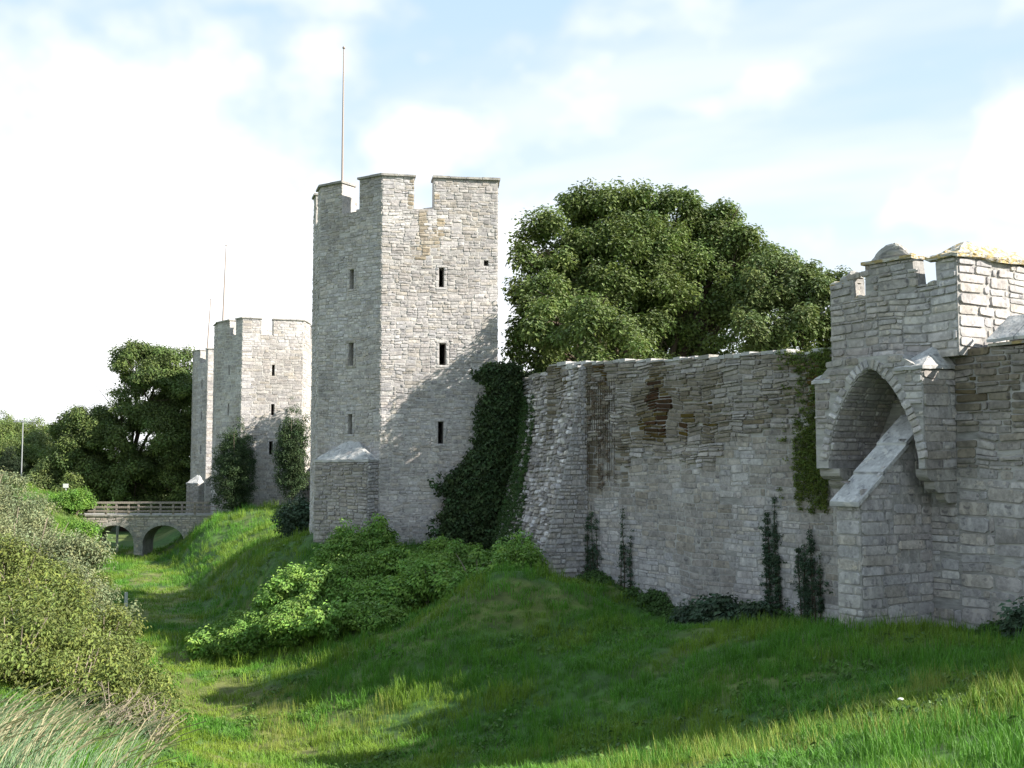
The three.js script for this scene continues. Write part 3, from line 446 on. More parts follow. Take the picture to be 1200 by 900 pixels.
  const low = A.slice(0, 4).map(v => v.clone().setY(v.y - 0.10)), all = [...A, ...low], q = [[0, 1, 5], [0, 5, 4], [3, 0, 4], [2, 3, 4], [2, 4, 5], [1, 2, 5], [6, 7, 1], [6, 1, 0], [7, 8, 2], [7, 2, 1], [8, 9, 3], [8, 3, 2], [9, 6, 0], [9, 0, 3], [6, 9, 8], [6, 8, 7]], pos = [];
  for (const t of q) for (const k of t) pos.push(all[k].x, all[k].y + 0.10, all[k].z);
  const rg = new THREE.BufferGeometry(); rg.setAttribute('position', new THREE.Float32BufferAttribute(pos, 3)); rg.computeVertexNormals(); part('saddle_roof', rough(rg, 0.09, 0.16, 4), M.lichen, g);
}
// ---------------------------------------------------------------- buttress with sloping slabs under the arch
{
  const g = thing('wall_buttress', 'stone buttress with three sloping white slabs under the pointed arch', 'buttress');
  const N3 = 3.0, b1 = sOf(1009, N3, 640), b0 = sOf(981, N3, 640), hLow = hOf(592, b1, N3), hHigh = hOf(500, b1, 0.25), base = -6.2;
  const slope = n => lerp(hLow, hHigh, (N3 - n) / (N3 - 0.25)), Pside = { P: (s, t, d) => WP(b1 + d, t, N3 - s), L: 1e9 };
  part('wall', boxUV(panel(Pside, [[0, base], [N3, base], [N3, slope(0) ], [0, slope(N3)]], [], b1 - b0)), M.core, g);
  const st = [...stonesOn({ P: (s, t, d) => WP(s, t, N3 + d), s0: b0, s1: b1, t0: base, t1: hLow, rowH: [0.22, 0.40], len: [0.5, 0.85], relief: [0.008, 0.03], gap: 0.018, seed: 1001, tone: 1.08, wob: 0.01 }),
    ...stonesOn({ P: Pside.P, s0: 0, s1: N3, t0: base, t1: hHigh + 0.3, rowH: [0.22, 0.40], len: [0.5, 1.1], relief: [0.006, 0.028], gap: 0.018, seed: 1002, tone: 1.08, wob: 0.01, topAt: s => slope(N3 - s) }),
    ...stonesOn({ P: (s, t, d) => WP(b0 - d, t, s), s0: 0, s1: N3, t0: base, t1: hHigh + 0.3, rowH: [0.22, 0.40], len: [0.5, 1.1], relief: [0.006, 0.028], gap: 0.018, seed: 1003, tone: 1.08, wob: 0.01, topAt: s => slope(s) })];
  layStones(g, st, 220);
  for (let k = 0; k < 3; k++) { const n1 = N3 + 0.16 - k * 1.0, n0 = n1 - 1.1, up = 0.03 + k * 0.03; const b = boxGeo(b0 - 0.1, b1 + 0.1, 0, 0.13, n0, n1); part(k ? `sloping_slab_00${k}` : 'sloping_slab', boxUV(warp(b, (s, t, n) => WP(s, slope(n) + t + up + (n - n0) * 0.05, n))), M.slab, g); }
}
// a second turret further along, outside the picture, whose shadow falls on the moat
{
  const g = thing('wall_turret', 'second stone turret further along the curtain wall', 'turret');
  const b = warp(boxGeo(14.2, 18, -6, 6.6, -3.5, 0.9), WP); part('wall', boxUV(b), M.core, g);
  [[14.2, 15.2], [16.2, 18]].forEach(([a, c], i) => part(i ? 'merlon_001' : 'merlon', boxUV(warp(boxGeo(a, c, 6.602, 7.3, -0.1, 0.9), WP)), M.coping, g));
}

// ---------------------------------------------------------------- battered rubble buttress where the wall meets the large tower
const BT = 4.25;                                  // its top
const bulge = (() => {
  const a = [0.2, 58.2], b = WP(SB, 0, 0), fr = frame(a[0], a[1], b.x, -b.z), f = t => 0.35 + 2.3 * Math.pow(clamp((BT - t) / (BT + 5.5)), 1.5);
  return { fr, f, P: (s, t, d) => fr.P(s, t, d + f(t)) };
})();
{
  const g = thing('battered_buttress', 'rough sloping rubble buttress at the end of the curtain wall beside the ivy', 'buttress');
  const L = bulge.fr.L, n = 14, pos = [], quad = (a, b, c, d) => { for (const v of [a, b, c, a, c, d]) pos.push(v.x, v.y, v.z); };
  for (let i = 0; i < n; i++) { const t0 = lerp(-7, BT, i / n), t1 = lerp(-7, BT, (i + 1) / n); quad(bulge.P(0, t0, 0), bulge.P(L, t0, 0), bulge.P(L, t1, 0), bulge.P(0, t1, 0)); quad(bulge.P(L, t0, 0), bulge.fr.P(L, t0, -1.5), bulge.fr.P(L, t1, -1.5), bulge.P(L, t1, 0)); quad(bulge.fr.P(0, t0, -1.5), bulge.P(0, t0, 0), bulge.P(0, t1, 0), bulge.fr.P(0, t1, -1.5)); quad(bulge.fr.P(L, t0, -1.5), bulge.fr.P(0, t0, -1.5), bulge.fr.P(0, t1, -1.5), bulge.fr.P(L, t1, -1.5)); }
  quad(bulge.P(0, BT, 0), bulge.P(L, BT, 0), bulge.fr.P(L, BT, -1.5), bulge.fr.P(0, BT, -1.5));
  const q = new THREE.BufferGeometry(); q.setAttribute('position', new THREE.Float32BufferAttribute(pos, 3)); q.computeVertexNormals(); part('wall', boxUV(q), M.core, g);
  const mot = (s, t, r) => { const k = r(); return k < 0.3 ? [1.35, 1.35, 1.36] : k < 0.6 ? [0.62, 0.6, 0.58] : [0.9, 0.88, 0.86]; };
  layStones(g, [...stonesOn({ P: bulge.P, s0: 0, s1: L, t0: -6.5, t1: BT, rowH: [0.12, 0.26], len: [0.4, 0.75], relief: [0.03, 0.15], gap: 0.04, seed: 1101, tone: 1.05, shade: mot, wob: 0.08 }),
    ...stonesOn({ P: (s, t, d) => bulge.fr.P(L + d, t, bulge.f(t) - s * bulge.f(t) / 2.7), s0: 0, s1: 2.7, t0: -6.5, t1: BT, rowH: [0.14, 0.28], len: [0.5, 0.9], relief: [0.02, 0.08], gap: 0.04, seed: 1102, tone: 1.05, wob: 0.03 })], 260);
  const r = rng(41), tops = []; let s = 0.02; while (s < L - 0.1) { const l = Math.min(0.3 + r() * 0.45, L - s); for (let d = 0.42; d > -1.4;) { const dn = 0.35 + r() * 0.3, hh = 0.06 + r() * 0.14; tops.push(boxUV(warp(boxGeo(s + 0.01, s + l - 0.02, BT - 0.02, BT + hh, d - dn + 0.02, d), bulge.fr.P))); d -= dn; } s += l; }
  tops.forEach((q2, i) => part(i ? `top_stone_${String(i).padStart(3, '0')}` : 'top_stone', q2, i % 2 ? M.slab : M.coping, g));
}
// curtain wall beyond the large tower, towards the far towers
function backWall(label, a, b, top, base, seed) {
  const g = thing('curtain_wall', label, 'wall'), fr = frame(...a, ...b);
  part('wall', boxUV(warp(boxGeo(0, fr.L, base, top, -1.6, 0), fr.P)), M.core, g);
  layStones(g, stonesOn({ P: fr.P, s0: 0, s1: fr.L, t0: base, t1: top, rowH: [0.2, 0.4], len: [0.8, 1.4], relief: [0.02, 0.08], seed, fine: false, gap: 0.03 }), 0);
  let s = 0, k = 0; const r = rng(seed); while (s < fr.L) { const l = 1 + r() * 1.4; part(k ? `top_stone_${String(k).padStart(3, '0')}` : 'top_stone', boxUV(warp(boxGeo(s, Math.min(fr.L, s + l - 0.03), top + 0.003, top + 0.1 + r() * 0.25, -1.55, 0.05), fr.P)), M.slab, g); s += l; k++; }
}
backWall('stretch of curtain wall running on behind the large pale tower', [-19.6, 117.5], [-3.0, 66.5], 1.2, -7, 1301);
backWall('stretch of curtain wall between the two far towers', [-33, 143], [-26.2, 116.5], 2.4, -8, 1303);

// ---------------------------------------------------------------- footbridge of two arches
{
  const g = thing('stone_bridge', 'small stone footbridge with two round arches over the moat', 'bridge'), DB = 108;
  const X = (px, py = 600) => at(px, py, DB).X, x0 = X(70), x1 = X(262), deck = hAt(605, DB), fr = frame(x0, DB, x1, DB), L = fr.L;
  const arches = [[X(134.5) - x0, 1.92], [X(192.5) - x0, 2.02]], apex = hAt(615.5, DB), spring = apex - 1.75;
  const out = [[0, -11]]; for (const [c, r] of arches) { out.push([c - r, -11]); for (let i = 0; i <= 20; i++) { const a = Math.PI * (1 - i / 20); out.push([c + r * Math.cos(a), spring + 1.75 * Math.sin(a)]); } out.push([c + r, -11]); } out.push([L, -11], [L, deck], [0, deck]);
  part('wall', boxUV(panel({ P: fr.P, L: 1e9 }, out, [], 3.2)), M.core, g);
  const inA = (s, t) => arches.some(([c, r]) => { const u = Math.abs(s - c) / (r + 0.3); return u < 1 && t < spring + 2.0 * Math.sqrt(1 - u * u); });
  layStones(g, stonesOn({ P: fr.P, s0: 0, s1: L, t0: -9.6, t1: deck, rowH: [0.16, 0.3], len: [0.5, 0.9], relief: [0.02, 0.08], gap: 0.03, seed: 1201, fine: false, tone: 1.1, keep: (s, t) => !inA(s, t), shade: () => [1.04, 0.97, 0.88] }), 0);
  arches.forEach(([c, r], k) => { for (let i = 0; i < 17; i++) { const a = Math.PI * (1 - i / 17), b = Math.PI * (1 - (i + 1) / 17) + 0.012; const sh = new THREE.Shape([[r, a], [r, b], [r + 0.34, b], [r + 0.34, a]].map(([q, e]) => new THREE.Vector2(c + q * Math.cos(e), spring + (1.75 / r) * q * Math.sin(e)))); const e = new THREE.ExtrudeGeometry(sh, { depth: 0.16, bevelEnabled: false }); e.translate(0, 0, -0.08); part('arch_stone', boxUV(warp(e, fr.P)), M.coping, g); } });
  part('deck_edge', boxUV(warp(boxGeo(0, L, deck + 0.004, deck + 0.16, -3.3, 0.12), fr.P)), M.coping, g);
  const rail = (d, label, nm) => {
    const q = thing('bridge_railing', label, 'railing'); const y0 = deck + 0.16, y1 = hAt(589.5, DB), h = y1 - y0;
    const xs = [97, 123.5, 150, 176.5, 202.5, 228].map(p => X(p) - x0);
    xs.forEach((s, i) => part(i ? `post_00${i}` : 'post', boxUV(warp(boxGeo(s - 0.09, s + 0.09, y0, y1 - 0.002, d - 0.09, d + 0.05), fr.P)), M.wood, q));
    [[0.94, 0.11], [0.55, 0.09], [0.2, 0.09]].forEach(([u, t], i) => part(i ? `rail_00${i}` : 'rail', boxUV(warp(boxGeo(xs[0] - 0.6, xs[5] + 1.5, y0 + h * u, y0 + h * u + t, d + 0.052, d + 0.13), fr.P)), M.wood, q));
  };
  rail(-0.1, 'grey wooden railing along the outer edge of the footbridge facing the large tower'); rail(-3.0, 'grey wooden railing along the rear edge of the footbridge');
}

// ---------------------------------------------------------------- foliage
function clumpGeo(n, R, l, w, seed, o = {}) {
  const r = rng(seed), pos = [], nrm = new THREE.Vector3(), u = new THREE.Vector3(), v = new THREE.Vector3(), c = new THREE.Vector3(), q = new THREE.Vector3();
  for (let i = 0; i < n; i++) {
    do c.set(r() * 2 - 1, r() * 2 - 1, r() * 2 - 1); while (c.lengthSq() > 1);
    c.y *= o.flat ?? 0.8;
    nrm.copy(c).multiplyScalar(0.7).add(q.set(r() - 0.5, (o.up ?? 0.6) + r() * 0.6, r() - 0.5)).normalize();
    u.set(r() - 0.5, (r() - 0.5) * 0.6 - (o.droop ?? 0.2), r() - 0.5).addScaledVector(c, 0.5); u.addScaledVector(nrm, -u.dot(nrm)).normalize(); v.crossVectors(nrm, u);
    const L = l * (0.65 + r() * 0.6), W = w * (0.7 + r() * 0.5) / 2; c.multiplyScalar(R);
    const a = c, m = q.copy(c).addScaledVector(u, L * 0.5).addScaledVector(nrm, -L * 0.06), tip = c.clone().addScaledVector(u, L).addScaledVector(nrm, -L * 0.22), e1 = m.clone().addScaledVector(v, W).addScaledVector(nrm, W * 0.35), e2 = m.clone().addScaledVector(v, -W).addScaledVector(nrm, W * 0.35);
    for (const p of [a, e1, tip, a, tip, e2]) pos.push(p.x, p.y, p.z);
  }
  const g = new THREE.BufferGeometry(); g.setAttribute('position', new THREE.Float32BufferAttribute(pos, 3)); g.computeVertexNormals(); return g;
}
const clumps = {
  tree: clumpGeo(34, 0.50, 0.22, 0.125, 1, { droop: 0.3 }), fartree: clumpGeo(40, 0.85, 0.36, 0.22, 2), needle: clumpGeo(34, 0.8, 0.55, 0.09, 3, { flat: 0.35, droop: 0 }),
  shrub: clumpGeo(26, 0.30, 0.14, 0.085, 4, { droop: 0.1 }), fine: clumpGeo(30, 0.32, 0.13, 0.055, 5, { droop: 0 }), ivy: clumpGeo(22, 0.20, 0.13, 0.12, 6, { up: 0.2, droop: 0.5 }), smallivy: clumpGeo(16, 0.12, 0.08, 0.07, 7, { up: 0.2, droop: 0.5 }), broad: clumpGeo(20, 0.30, 0.19, 0.12, 8, { droop: 0.15 }),
};
const L = {
  chestnut: leafMat(0.155, 0.215, 0.052, 0.42), maple: leafMat(0.125, 0.18, 0.042, 0.40), pine: leafMat(0.045, 0.065, 0.032, 0.1), hedge: leafMat(0.15, 0.20, 0.06, 0.34), dark: leafMat(0.028, 0.048, 0.020, 0.2), ivy: leafMat(0.045, 0.078, 0.026, 0.22), creeper: leafMat(0.06, 0.115, 0.03, 0.25), lit: leafMat(0.20, 0.345, 0.06, 0.40), yellow: leafMat(0.165, 0.205, 0.045, 0.32), olive: leafMat(0.21, 0.24, 0.12, 0.28), moss: leafMat(0.11, 0.15, 0.025, 0.2), fresh: leafMat(0.16, 0.30, 0.04, 0.4), bluish: leafMat(0.055, 0.095, 0.05, 0.25),
};
const dummy = new THREE.Object3D(), tint = new THREE.Color();
function leaves(name, parent, clump, mat, pts, seed, vary = 0.3) {
  const r = rng(seed), m = new THREE.InstancedMesh(clump, mat, pts.length); m.name = name;
  pts.forEach(([p, s], i) => { dummy.position.copy(p); dummy.rotation.set((r() - 0.5) * 0.7, r() * 6.283, (r() - 0.5) * 0.7); dummy.scale.setScalar(s * (0.75 + r() * 0.5)); dummy.updateMatrix(); m.setMatrixAt(i, dummy.matrix); const k = 1 - vary + r() * 2 * vary, y = 1 + (r() - 0.5) * 0.25; m.setColorAt(i, tint.setRGB(k * y, k, k * (1.5 - y * 0.5))); });
  m.userData.kind = 'stuff'; parent.add(m); return m;
}
// points through the outer part of a few lobes: [x, y, z, rx, ry, rz]
function crownPoints(lobes, per, seed, o = {}) {
  const r = rng(seed), out = [], v = new THREE.Vector3();
  for (const [x, y, z, rx, ry, rz] of lobes) {
    const n = Math.round(per * (rx * ry + ry * rz + rx * rz) / 3 * 4);
    for (let i = 0; i < n; i++) {
      do v.set(r() * 2 - 1, r() * 2 - 1, r() * 2 - 1); while (v.lengthSq() > 1 || v.lengthSq() < 0.01); v.normalize();
      const d = (o.inner ?? 0.35) + (1 - (o.inner ?? 0.35)) * Math.sqrt(r()), bump = 0.66 + 0.70 * fbm(v.x * 2.1 + x, v.y * 2.1 + y, v.z * 2.1 + seed, 3);
      if (noise3(x + v.x * d * rx * 0.55 + 7, y + v.y * d * ry * 0.8, z + v.z * d * rz * 0.55) < (o.gaps ?? 0.3)) continue;
      if (o.floor && y + v.y * ry * d < o.floor) continue;
      out.push([new THREE.Vector3(x + v.x * rx * d * bump, y + v.y * ry * d * bump, z + v.z * rz * d * bump), 1]);
    }
  }
  return out;
}
function fluff(lobes, k, ratio, seed) { const r = rng(seed), out = []; for (const [x, y, z, a, b, c] of lobes) { for (let i = 0; i < k; i++) { const u = r() * 2 - 1, f = r() * 6.283, w = Math.sqrt(1 - u * u), q = ratio * (0.75 + r() * 0.5); out.push([x + a * w * Math.cos(f) * 0.72, y + b * u * 0.72, z + c * w * Math.sin(f) * 0.72, a * q, b * q * 0.8, c * q]); } } return out; }
function treeThing(name, label, o) {
  const g = thing(name, label, 'tree', o.group), r = rng(o.seed), base = vg(o.X, o.D, -0.3), fork = base.clone().add(new THREE.Vector3((r() - 0.5) * 0.6, o.fork, (r() - 0.5) * 0.6)), R = o.trunk;
  const trunk = part('trunk', tube([base, base.clone().lerp(fork, 0.12), base.clone().lerp(fork, 0.5), fork], [R * 1.35, R * 1.05, R * 0.95, R * 0.8], 10), M.bark, g);
  const limbs = [];
  for (const [x, y, z, rx, ry, rz] of o.lobes) { const e = new THREE.Vector3(x, y, z), m = fork.clone().lerp(e, 0.5).add(new THREE.Vector3((r() - 0.5) * rx * 0.5, ry * 0.2 + (r() - 0.5) * 0.5, (r() - 0.5) * rz * 0.5)); limbs.push(tube([fork.clone().add(new THREE.Vector3(0, -R * 0.6, 0)), m, e], [R * 0.5, R * 0.32, R * 0.12], 6)); for (let k = 0; k < 5; k++) { const w = new THREE.Vector3(x + (r() - 0.5) * 1.6 * rx, y + (r() - 0.4) * 1.5 * ry, z + (r() - 0.5) * 1.6 * rz), s = m.clone().lerp(e, 0.3 + r() * 0.7); limbs.push(tube([s, s.clone().lerp(w, 0.5).add(new THREE.Vector3(0, 0.15 * ry, 0)), w], [R * 0.16, R * 0.09, R * 0.03], 5)); } }
  limbs.forEach((q, i) => part(i ? `limb_${String(i).padStart(3, '0')}` : 'limb', q, M.bark, trunk));
  leaves('crown', g, o.clump, o.mat, crownPoints(fluff(o.lobes, o.sub ?? 15, 0.36, o.seed + 5), o.per, o.seed + 1, { inner: 0.15, ...o }), o.seed + 2, 0.35);
}
const lobe = (px, py, D, rp, k = 1, kd = 1) => { const p = at(px, py, D), r = rp / F * D; return [p.X, E + p.h, -D, r, r * k, r * kd]; };
// the great tree behind the curtain wall
treeThing('broadleaf_tree', 'great spreading green tree rising behind the curtain wall', { X: 7.2, D: 60, fork: 6, trunk: 0.55, seed: 2001, clump: clumps.tree, mat: L.chestnut, per: 11, gaps: 0.37,
  lobes: [lobe(640, 292, 58.5, 46), lobe(655, 350, 58, 58), lobe(700, 262, 60, 50), lobe(735, 255, 60, 46), lobe(790, 262, 61, 44), lobe(820, 285, 61, 42), lobe(735, 320, 59.5, 72), lobe(810, 345, 60, 66), lobe(860, 340, 60.5, 50), lobe(690, 395, 58.5, 55), lobe(770, 400, 59, 62), lobe(850, 400, 60, 55), lobe(625, 400, 58, 34), lobe(720, 300, 64, 75), lobe(800, 340, 65, 70), lobe(850, 290, 60.5, 34), lobe(880, 318, 60, 36), lobe(770, 300, 60, 60), lobe(690, 330, 59, 60), lobe(845, 268, 60.5, 30), lobe(880, 296, 60, 34), lobe(905, 322, 59.5, 36), lobe(632, 412, 58, 26), lobe(664, 420, 57, 30), lobe(652, 378, 54, 38), lobe(690, 385, 52.2, 42), lobe(640, 345, 55.6, 28), lobe(722, 408, 51.2, 38)] });
treeThing('broadleaf_tree', 'smaller lighter green tree behind the wall beside the turret', { X: 16.5, D: 58, fork: 5, trunk: 0.3, seed: 2011, clump: clumps.tree, mat: L.hedge, per: 11, gaps: 0.38,
  lobes: [lobe(905, 335, 57, 40), lobe(950, 345, 57, 38), lobe(930, 385, 56, 42), lobe(890, 390, 56, 38), lobe(975, 365, 57, 36), lobe(965, 400, 57, 36), lobe(985, 400, 58, 34), lobe(900, 360, 58, 44), lobe(925, 322, 57.5, 28), lobe(955, 328, 57, 26), lobe(982, 338, 57, 24)] });
// a tree inside the wall, hidden by the large tower, that shades the far tower
treeThing('broadleaf_tree', 'green tree inside the wall behind the large pale tower', { X: -13.5, D: 104, fork: 5, trunk: 0.4, seed: 2021, clump: clumps.fartree, mat: L.chestnut, per: 4, lobes: [lobe(432, 437, 104, 42), lobe(442, 480, 104, 46), lobe(420, 495, 104, 44), lobe(462, 460, 104.5, 38)] });
// trees beyond the bridge
treeThing('broadleaf_tree', 'big dark green tree behind the footbridge beside the slim tower', { X: -52, D: 150, fork: 6, trunk: 0.6, seed: 2031, clump: clumps.fartree, mat: L.maple, per: 4.4, gaps: 0.36,
  lobes: [lobe(195, 420, 149, 30), lobe(160, 425, 150, 28), lobe(180, 460, 148, 42), lobe(210, 470, 149, 40), lobe(140, 480, 149, 34), lobe(105, 500, 148, 30), lobe(130, 530, 147, 38), lobe(180, 520, 147, 46), lobe(215, 530, 148, 40), lobe(90, 535, 147, 28), lobe(110, 565, 146, 26), lobe(160, 570, 146, 34), lobe(205, 575, 147, 30), lobe(235, 560, 151, 30), lobe(85, 505, 148, 22), lobe(100, 545, 149, 34), lobe(135, 560, 152, 40), lobe(185, 560, 152, 44)] });
for (const [px, py, D, rp] of [[20, 500, 230, 20], [55, 505, 225, 18]]) {
  const p = at(px, py, D); treeThing('pine_tree', px < 30 ? 'flat topped pine tree standing behind the light mast' : 'flat topped pine tree standing beside the big dark tree', { group: 'pines on the skyline', X: p.X, D, fork: 12, trunk: 0.35, seed: 2041 + px, clump: clumps.needle, mat: L.pine, per: 2.6, gaps: 0.45, inner: 0.2, sub: 6, lobes: [lobe(px - 8, py - 4, D, rp * 0.8, 0.3), lobe(px + 9, py + 2, D, rp * 0.8, 0.3), lobe(px, py + 16, D, rp, 0.28), lobe(px + 4, py + 32, D, rp * 0.8, 0.3), lobe(px - 10, py + 26, D, rp * 0.6, 0.3)] });
}

function shrub(name, label, o) {
  const g = thing(name, label, o.cat || 'bush', o.group), r = rng(o.seed), b = vg(o.X, o.D), st = [];
  for (let k = 0; k < (o.stems ?? 6); k++) { const a = r() * 6.283, e = b.clone().add(new THREE.Vector3(Math.cos(a) * o.r * 0.7 * r(), o.h * (0.5 + 0.4 * r()), Math.sin(a) * o.r * 0.7 * r())); st.push(tube([b.clone().add(new THREE.Vector3(Math.cos(a) * 0.12, -0.25, Math.sin(a) * 0.12)), b.clone().lerp(e, 0.5).add(new THREE.Vector3((r() - 0.5) * 0.2, 0.1, (r() - 0.5) * 0.2)), e], [0.035, 0.022, 0.01], 5)); }
  part('stems', merge(st), M.twig, g);
  let lobes = []; const nl = o.nl ?? 5; for (let k = 0; k < nl; k++) { const a = k / nl * 6.283 + r(), d = k ? 0.45 * o.r : 0, rr = o.r * (0.5 + 0.2 * r()), hh = o.h * (k ? 0.32 + 0.1 * r() : 0.45); lobes.push([b.x + Math.cos(a) * d, b.y + (k ? hh * (0.9 + 0.5 * r()) : o.h * 0.58), b.z + Math.sin(a) * d, rr, hh, rr]); }
  if (o.sub) lobes = fluff(lobes, o.sub, 0.45, o.seed + 4); const pts = crownPoints(lobes, o.per, o.seed + 1, { inner: o.sub ? 0.2 : 0.45, gaps: o.gaps ?? 0.28, floor: b.y - 0.25 });
  for (const p of pts) p[1] = o.scale ?? 1;
  leaves('foliage', g, o.clump, o.mat, pts, o.seed + 2, o.vary ?? 0.3);
  return g;
}
{
  // sunny leafy shrubs on the slope under the large tower
  const list = [[-13.6, 50.5, 1.3, 1.3], [-12.0, 52, 1.5, 2.0], [-11.2, 49, 1.4, 1.8], [-9.6, 50.6, 1.6, 2.3], [-9.2, 47.5, 1.3, 1.8], [-7.6, 49.3, 1.5, 2.2], [-7.4, 46.6, 1.3, 1.4], [-7.6, 52.2, 1.5, 2.6], [-5.6, 48.0, 1.4, 1.6], [-5.4, 51.2, 1.5, 1.8], [-5.5, 45.6, 1.2, 1.2], [-3.6, 49.6, 1.5, 1.6], [-3.4, 46.9, 1.3, 1.7], [-3.2, 52.3, 1.4, 1.4], [-1.6, 47.4, 1.3, 1.7], [-1.2, 51, 1.4, 1.3], [0.3, 46.8, 1.2, 1.6], [0.4, 49.2, 1.2, 1.7], [-6.4, 53.4, 0.9, 2.3], [-6.5, 50.6, 1.2, 1.8], [-4.5, 49.8, 1.2, 1.6], [-4.4, 47.3, 1.2, 1.5], [-8.4, 48.2, 1.2, 1.7], [-2.4, 50.8, 1.2, 1.5], [-10.5, 51.6, 1.2, 1.8], [-2.4, 45.8, 1.0, 1.1]];
  list.forEach(([X, D, r, h], i) => shrub('leafy_shrub', h > 2.15 ? 'tallest bright green leafy shrubs close under the large pale tower' : X > -2.2 ? 'low bright green leafy shrub at the foot of the ivy and battered buttress' : X < -11.5 ? 'bright green leafy shrub at the outermost edge of the patch beside the moat floor' : D < 48 ? 'bright green leafy shrub along the lower edge of the patch against the grassy mound' : 'bright green leafy shrub in the middle of the patch below the large pale tower', { group: 'leafy shrubs below the large tower', X, D, r, h, seed: 3000 + i * 7, clump: i % 3 ? clumps.shrub : clumps.broad, mat: L.lit, per: 34, vary: 0.35, stems: 5 }));
  // thicket on the outer bank
  const grp = 'thicket on the outer bank';
  [[-16.8, 38.5, 2.4, 3.6], [-15.0, 37, 1.9, 2.7], [-18.6, 41, 2.4, 3.6], [-16.2, 41.5, 2.0, 2.9], [-14.6, 40, 1.5, 1.9], [-20.5, 46, 2.4, 4.2], [-20.6, 42, 2.3, 4.2], [-22.8, 48, 2.4, 4.2], [-24.6, 53, 2.4, 3.6], [-27.5, 59, 2.5, 3.4], [-30.5, 66, 2.5, 3.0], [-18.8, 37, 2.0, 4.0]].forEach(([X, D, r, h], i) => shrub('grey_shrub', D > 45.5 ? 'grey-green small leaved shrub along the outer bank further towards the footbridge' : h > 3.3 ? 'tall grey-green small leaved shrub on the outer bank above the yellow-green thicket' : 'lower grey-green small leaved shrub at the edge of the outer bank', { group: 'grey-green shrubs on the outer bank', X, D, r, h, seed: 3300 + i * 7, clump: clumps.fine, mat: L.olive, per: 24, vary: 0.45, gaps: 0.36, stems: 16, sub: 5 }));
  [[-14.0, 33.6, 2.0, 2.5], [-12.2, 33.0, 1.6, 1.9], [-13.2, 36, 1.6, 2.0], [-11.9, 30.4, 1.7, 2.0], [-10.3, 30.6, 1.4, 1.5], [-13.2, 31, 1.7, 2.3], [-10.9, 28.4, 1.5, 1.7], [-12.3, 28.4, 1.6, 2.0], [-9.3, 28.6, 1.2, 1.2], [-10.2, 26.6, 1.3, 1.5], [-11.6, 26.2, 1.4, 1.8], [-15.4, 34.2, 1.8, 2.6], [-17, 44, 1.6, 1.8], [-19.4, 50, 1.9, 2.0], [-21.6, 55, 1.9, 2.0], [-8.6, 27.0, 1.0, 1.0], [-24.5, 62, 2.0, 2.2], [-27.4, 68, 2.0, 2.2], [-14.4, 29, 1.6, 2.2]].forEach(([X, D, r, h], i) => shrub('yellow_green_shrub', D > 43 ? 'yellow-green shrub on the outer bank between the grey-green shrubs and the footbridge' : D < 27.5 ? 'yellow-green fine leaved shrub beside the bare brown twiggy shrubs' : D > 33 ? 'yellow-green fine leaved shrub directly below the grey-green shrubs' : 'yellow-green fine leaved shrub in the middle of the thicket on the outer bank', { group: grp, X, D, r, h, seed: 3500 + i * 7, clump: clumps.fine, mat: L.yellow, per: 27, vary: 0.45, gaps: 0.34, stems: 14, sub: 5 }));
  [[-41.5, 106, 2.2, 2.6], [-39.5, 101, 2.0, 2.2]].forEach(([X, D, r, h], i) => shrub('fresh_shrub', 'bright fresh green bush at the end of the footbridge', { group: 'fresh green bushes by the bridge', X, D, r, h, seed: 3700 + i * 7, clump: clumps.fartree, mat: L.fresh, per: 7, scale: 0.55 }));
  // mid-distance scrub behind the outer bank
  [[15, 545, 150, 34], [40, 535, 155, 30], [70, 545, 150, 28], [95, 550, 148, 22], [5, 525, 165, 30], [55, 560, 145, 22], [85, 565, 143, 18], [8, 520, 170, 36], [42, 522, 168, 34], [72, 530, 166, 30]].forEach(([px, py, D, rp], i) => { const p = at(px, py, D), r = rp / F * D; shrub('scrub_bush', 'rounded green scrub bush behind the outer bank', { group: 'scrub behind the outer bank', X: p.X, D, r, h: Math.max(2, p.h - ground(p.X, D) + r), seed: 3800 + i * 7, clump: clumps.fartree, mat: i % 2 ? L.hedge : L.chestnut, per: 6, scale: 0.8 }); });
  { const p = at(12, 545, 120); shrub('conifer_bush', 'small dark pointed conifer beside the light mast', { X: p.X, D: 120, r: 1.3, h: 5, seed: 3890, clump: clumps.needle, mat: L.dark, per: 14, scale: 0.6 }); }
  // dark bushes at the walls
  shrub('ivy_bush', 'dark ivy covered bush against the foot of the far tower with ivy', { X: at(275, 560, 106).X, D: 106, r: 2.1, h: 9.2, seed: 3901, clump: clumps.fartree, mat: L.ivy, per: 9, scale: 0.42, gaps: 0.1, nl: 7 });
  shrub('ivy_bush', 'tall dark green bush on the wall right beside the far tower', { X: at(343, 530, 100).X, D: 100, r: 1.6, h: 9.5, seed: 3911, clump: clumps.fartree, mat: L.ivy, per: 9, scale: 0.42, gaps: 0.1, nl: 7 });
  shrub('ivy_bush', 'low dark round bush at the left foot of the large pale tower', { X: at(348, 605, 72).X, D: 72, r: 1.4, h: 2.6, seed: 3921, clump: clumps.broad, mat: L.bluish, per: 26, gaps: 0.1 });
  [[7.2, 38.6, 0.9, 1.0], [6.6, 39.5, 0.9, 0.9], [8.2, 37.6, 0.7, 0.8]].forEach(([X, D, r, h], i) => shrub('dark_shrub', 'low dark leafy shrub at the foot of the curtain wall', { group: 'dark shrubs at the wall foot', X, D, r, h, seed: 3940 + i, clump: clumps.broad, mat: L.bluish, per: 30 }));
  shrub('dark_shrub', 'low dark shrub at the wall foot right of the buttress', { X: 13.5, D: 29.6, r: 0.8, h: 0.9, seed: 3950, clump: clumps.broad, mat: L.bluish, per: 30 });
}
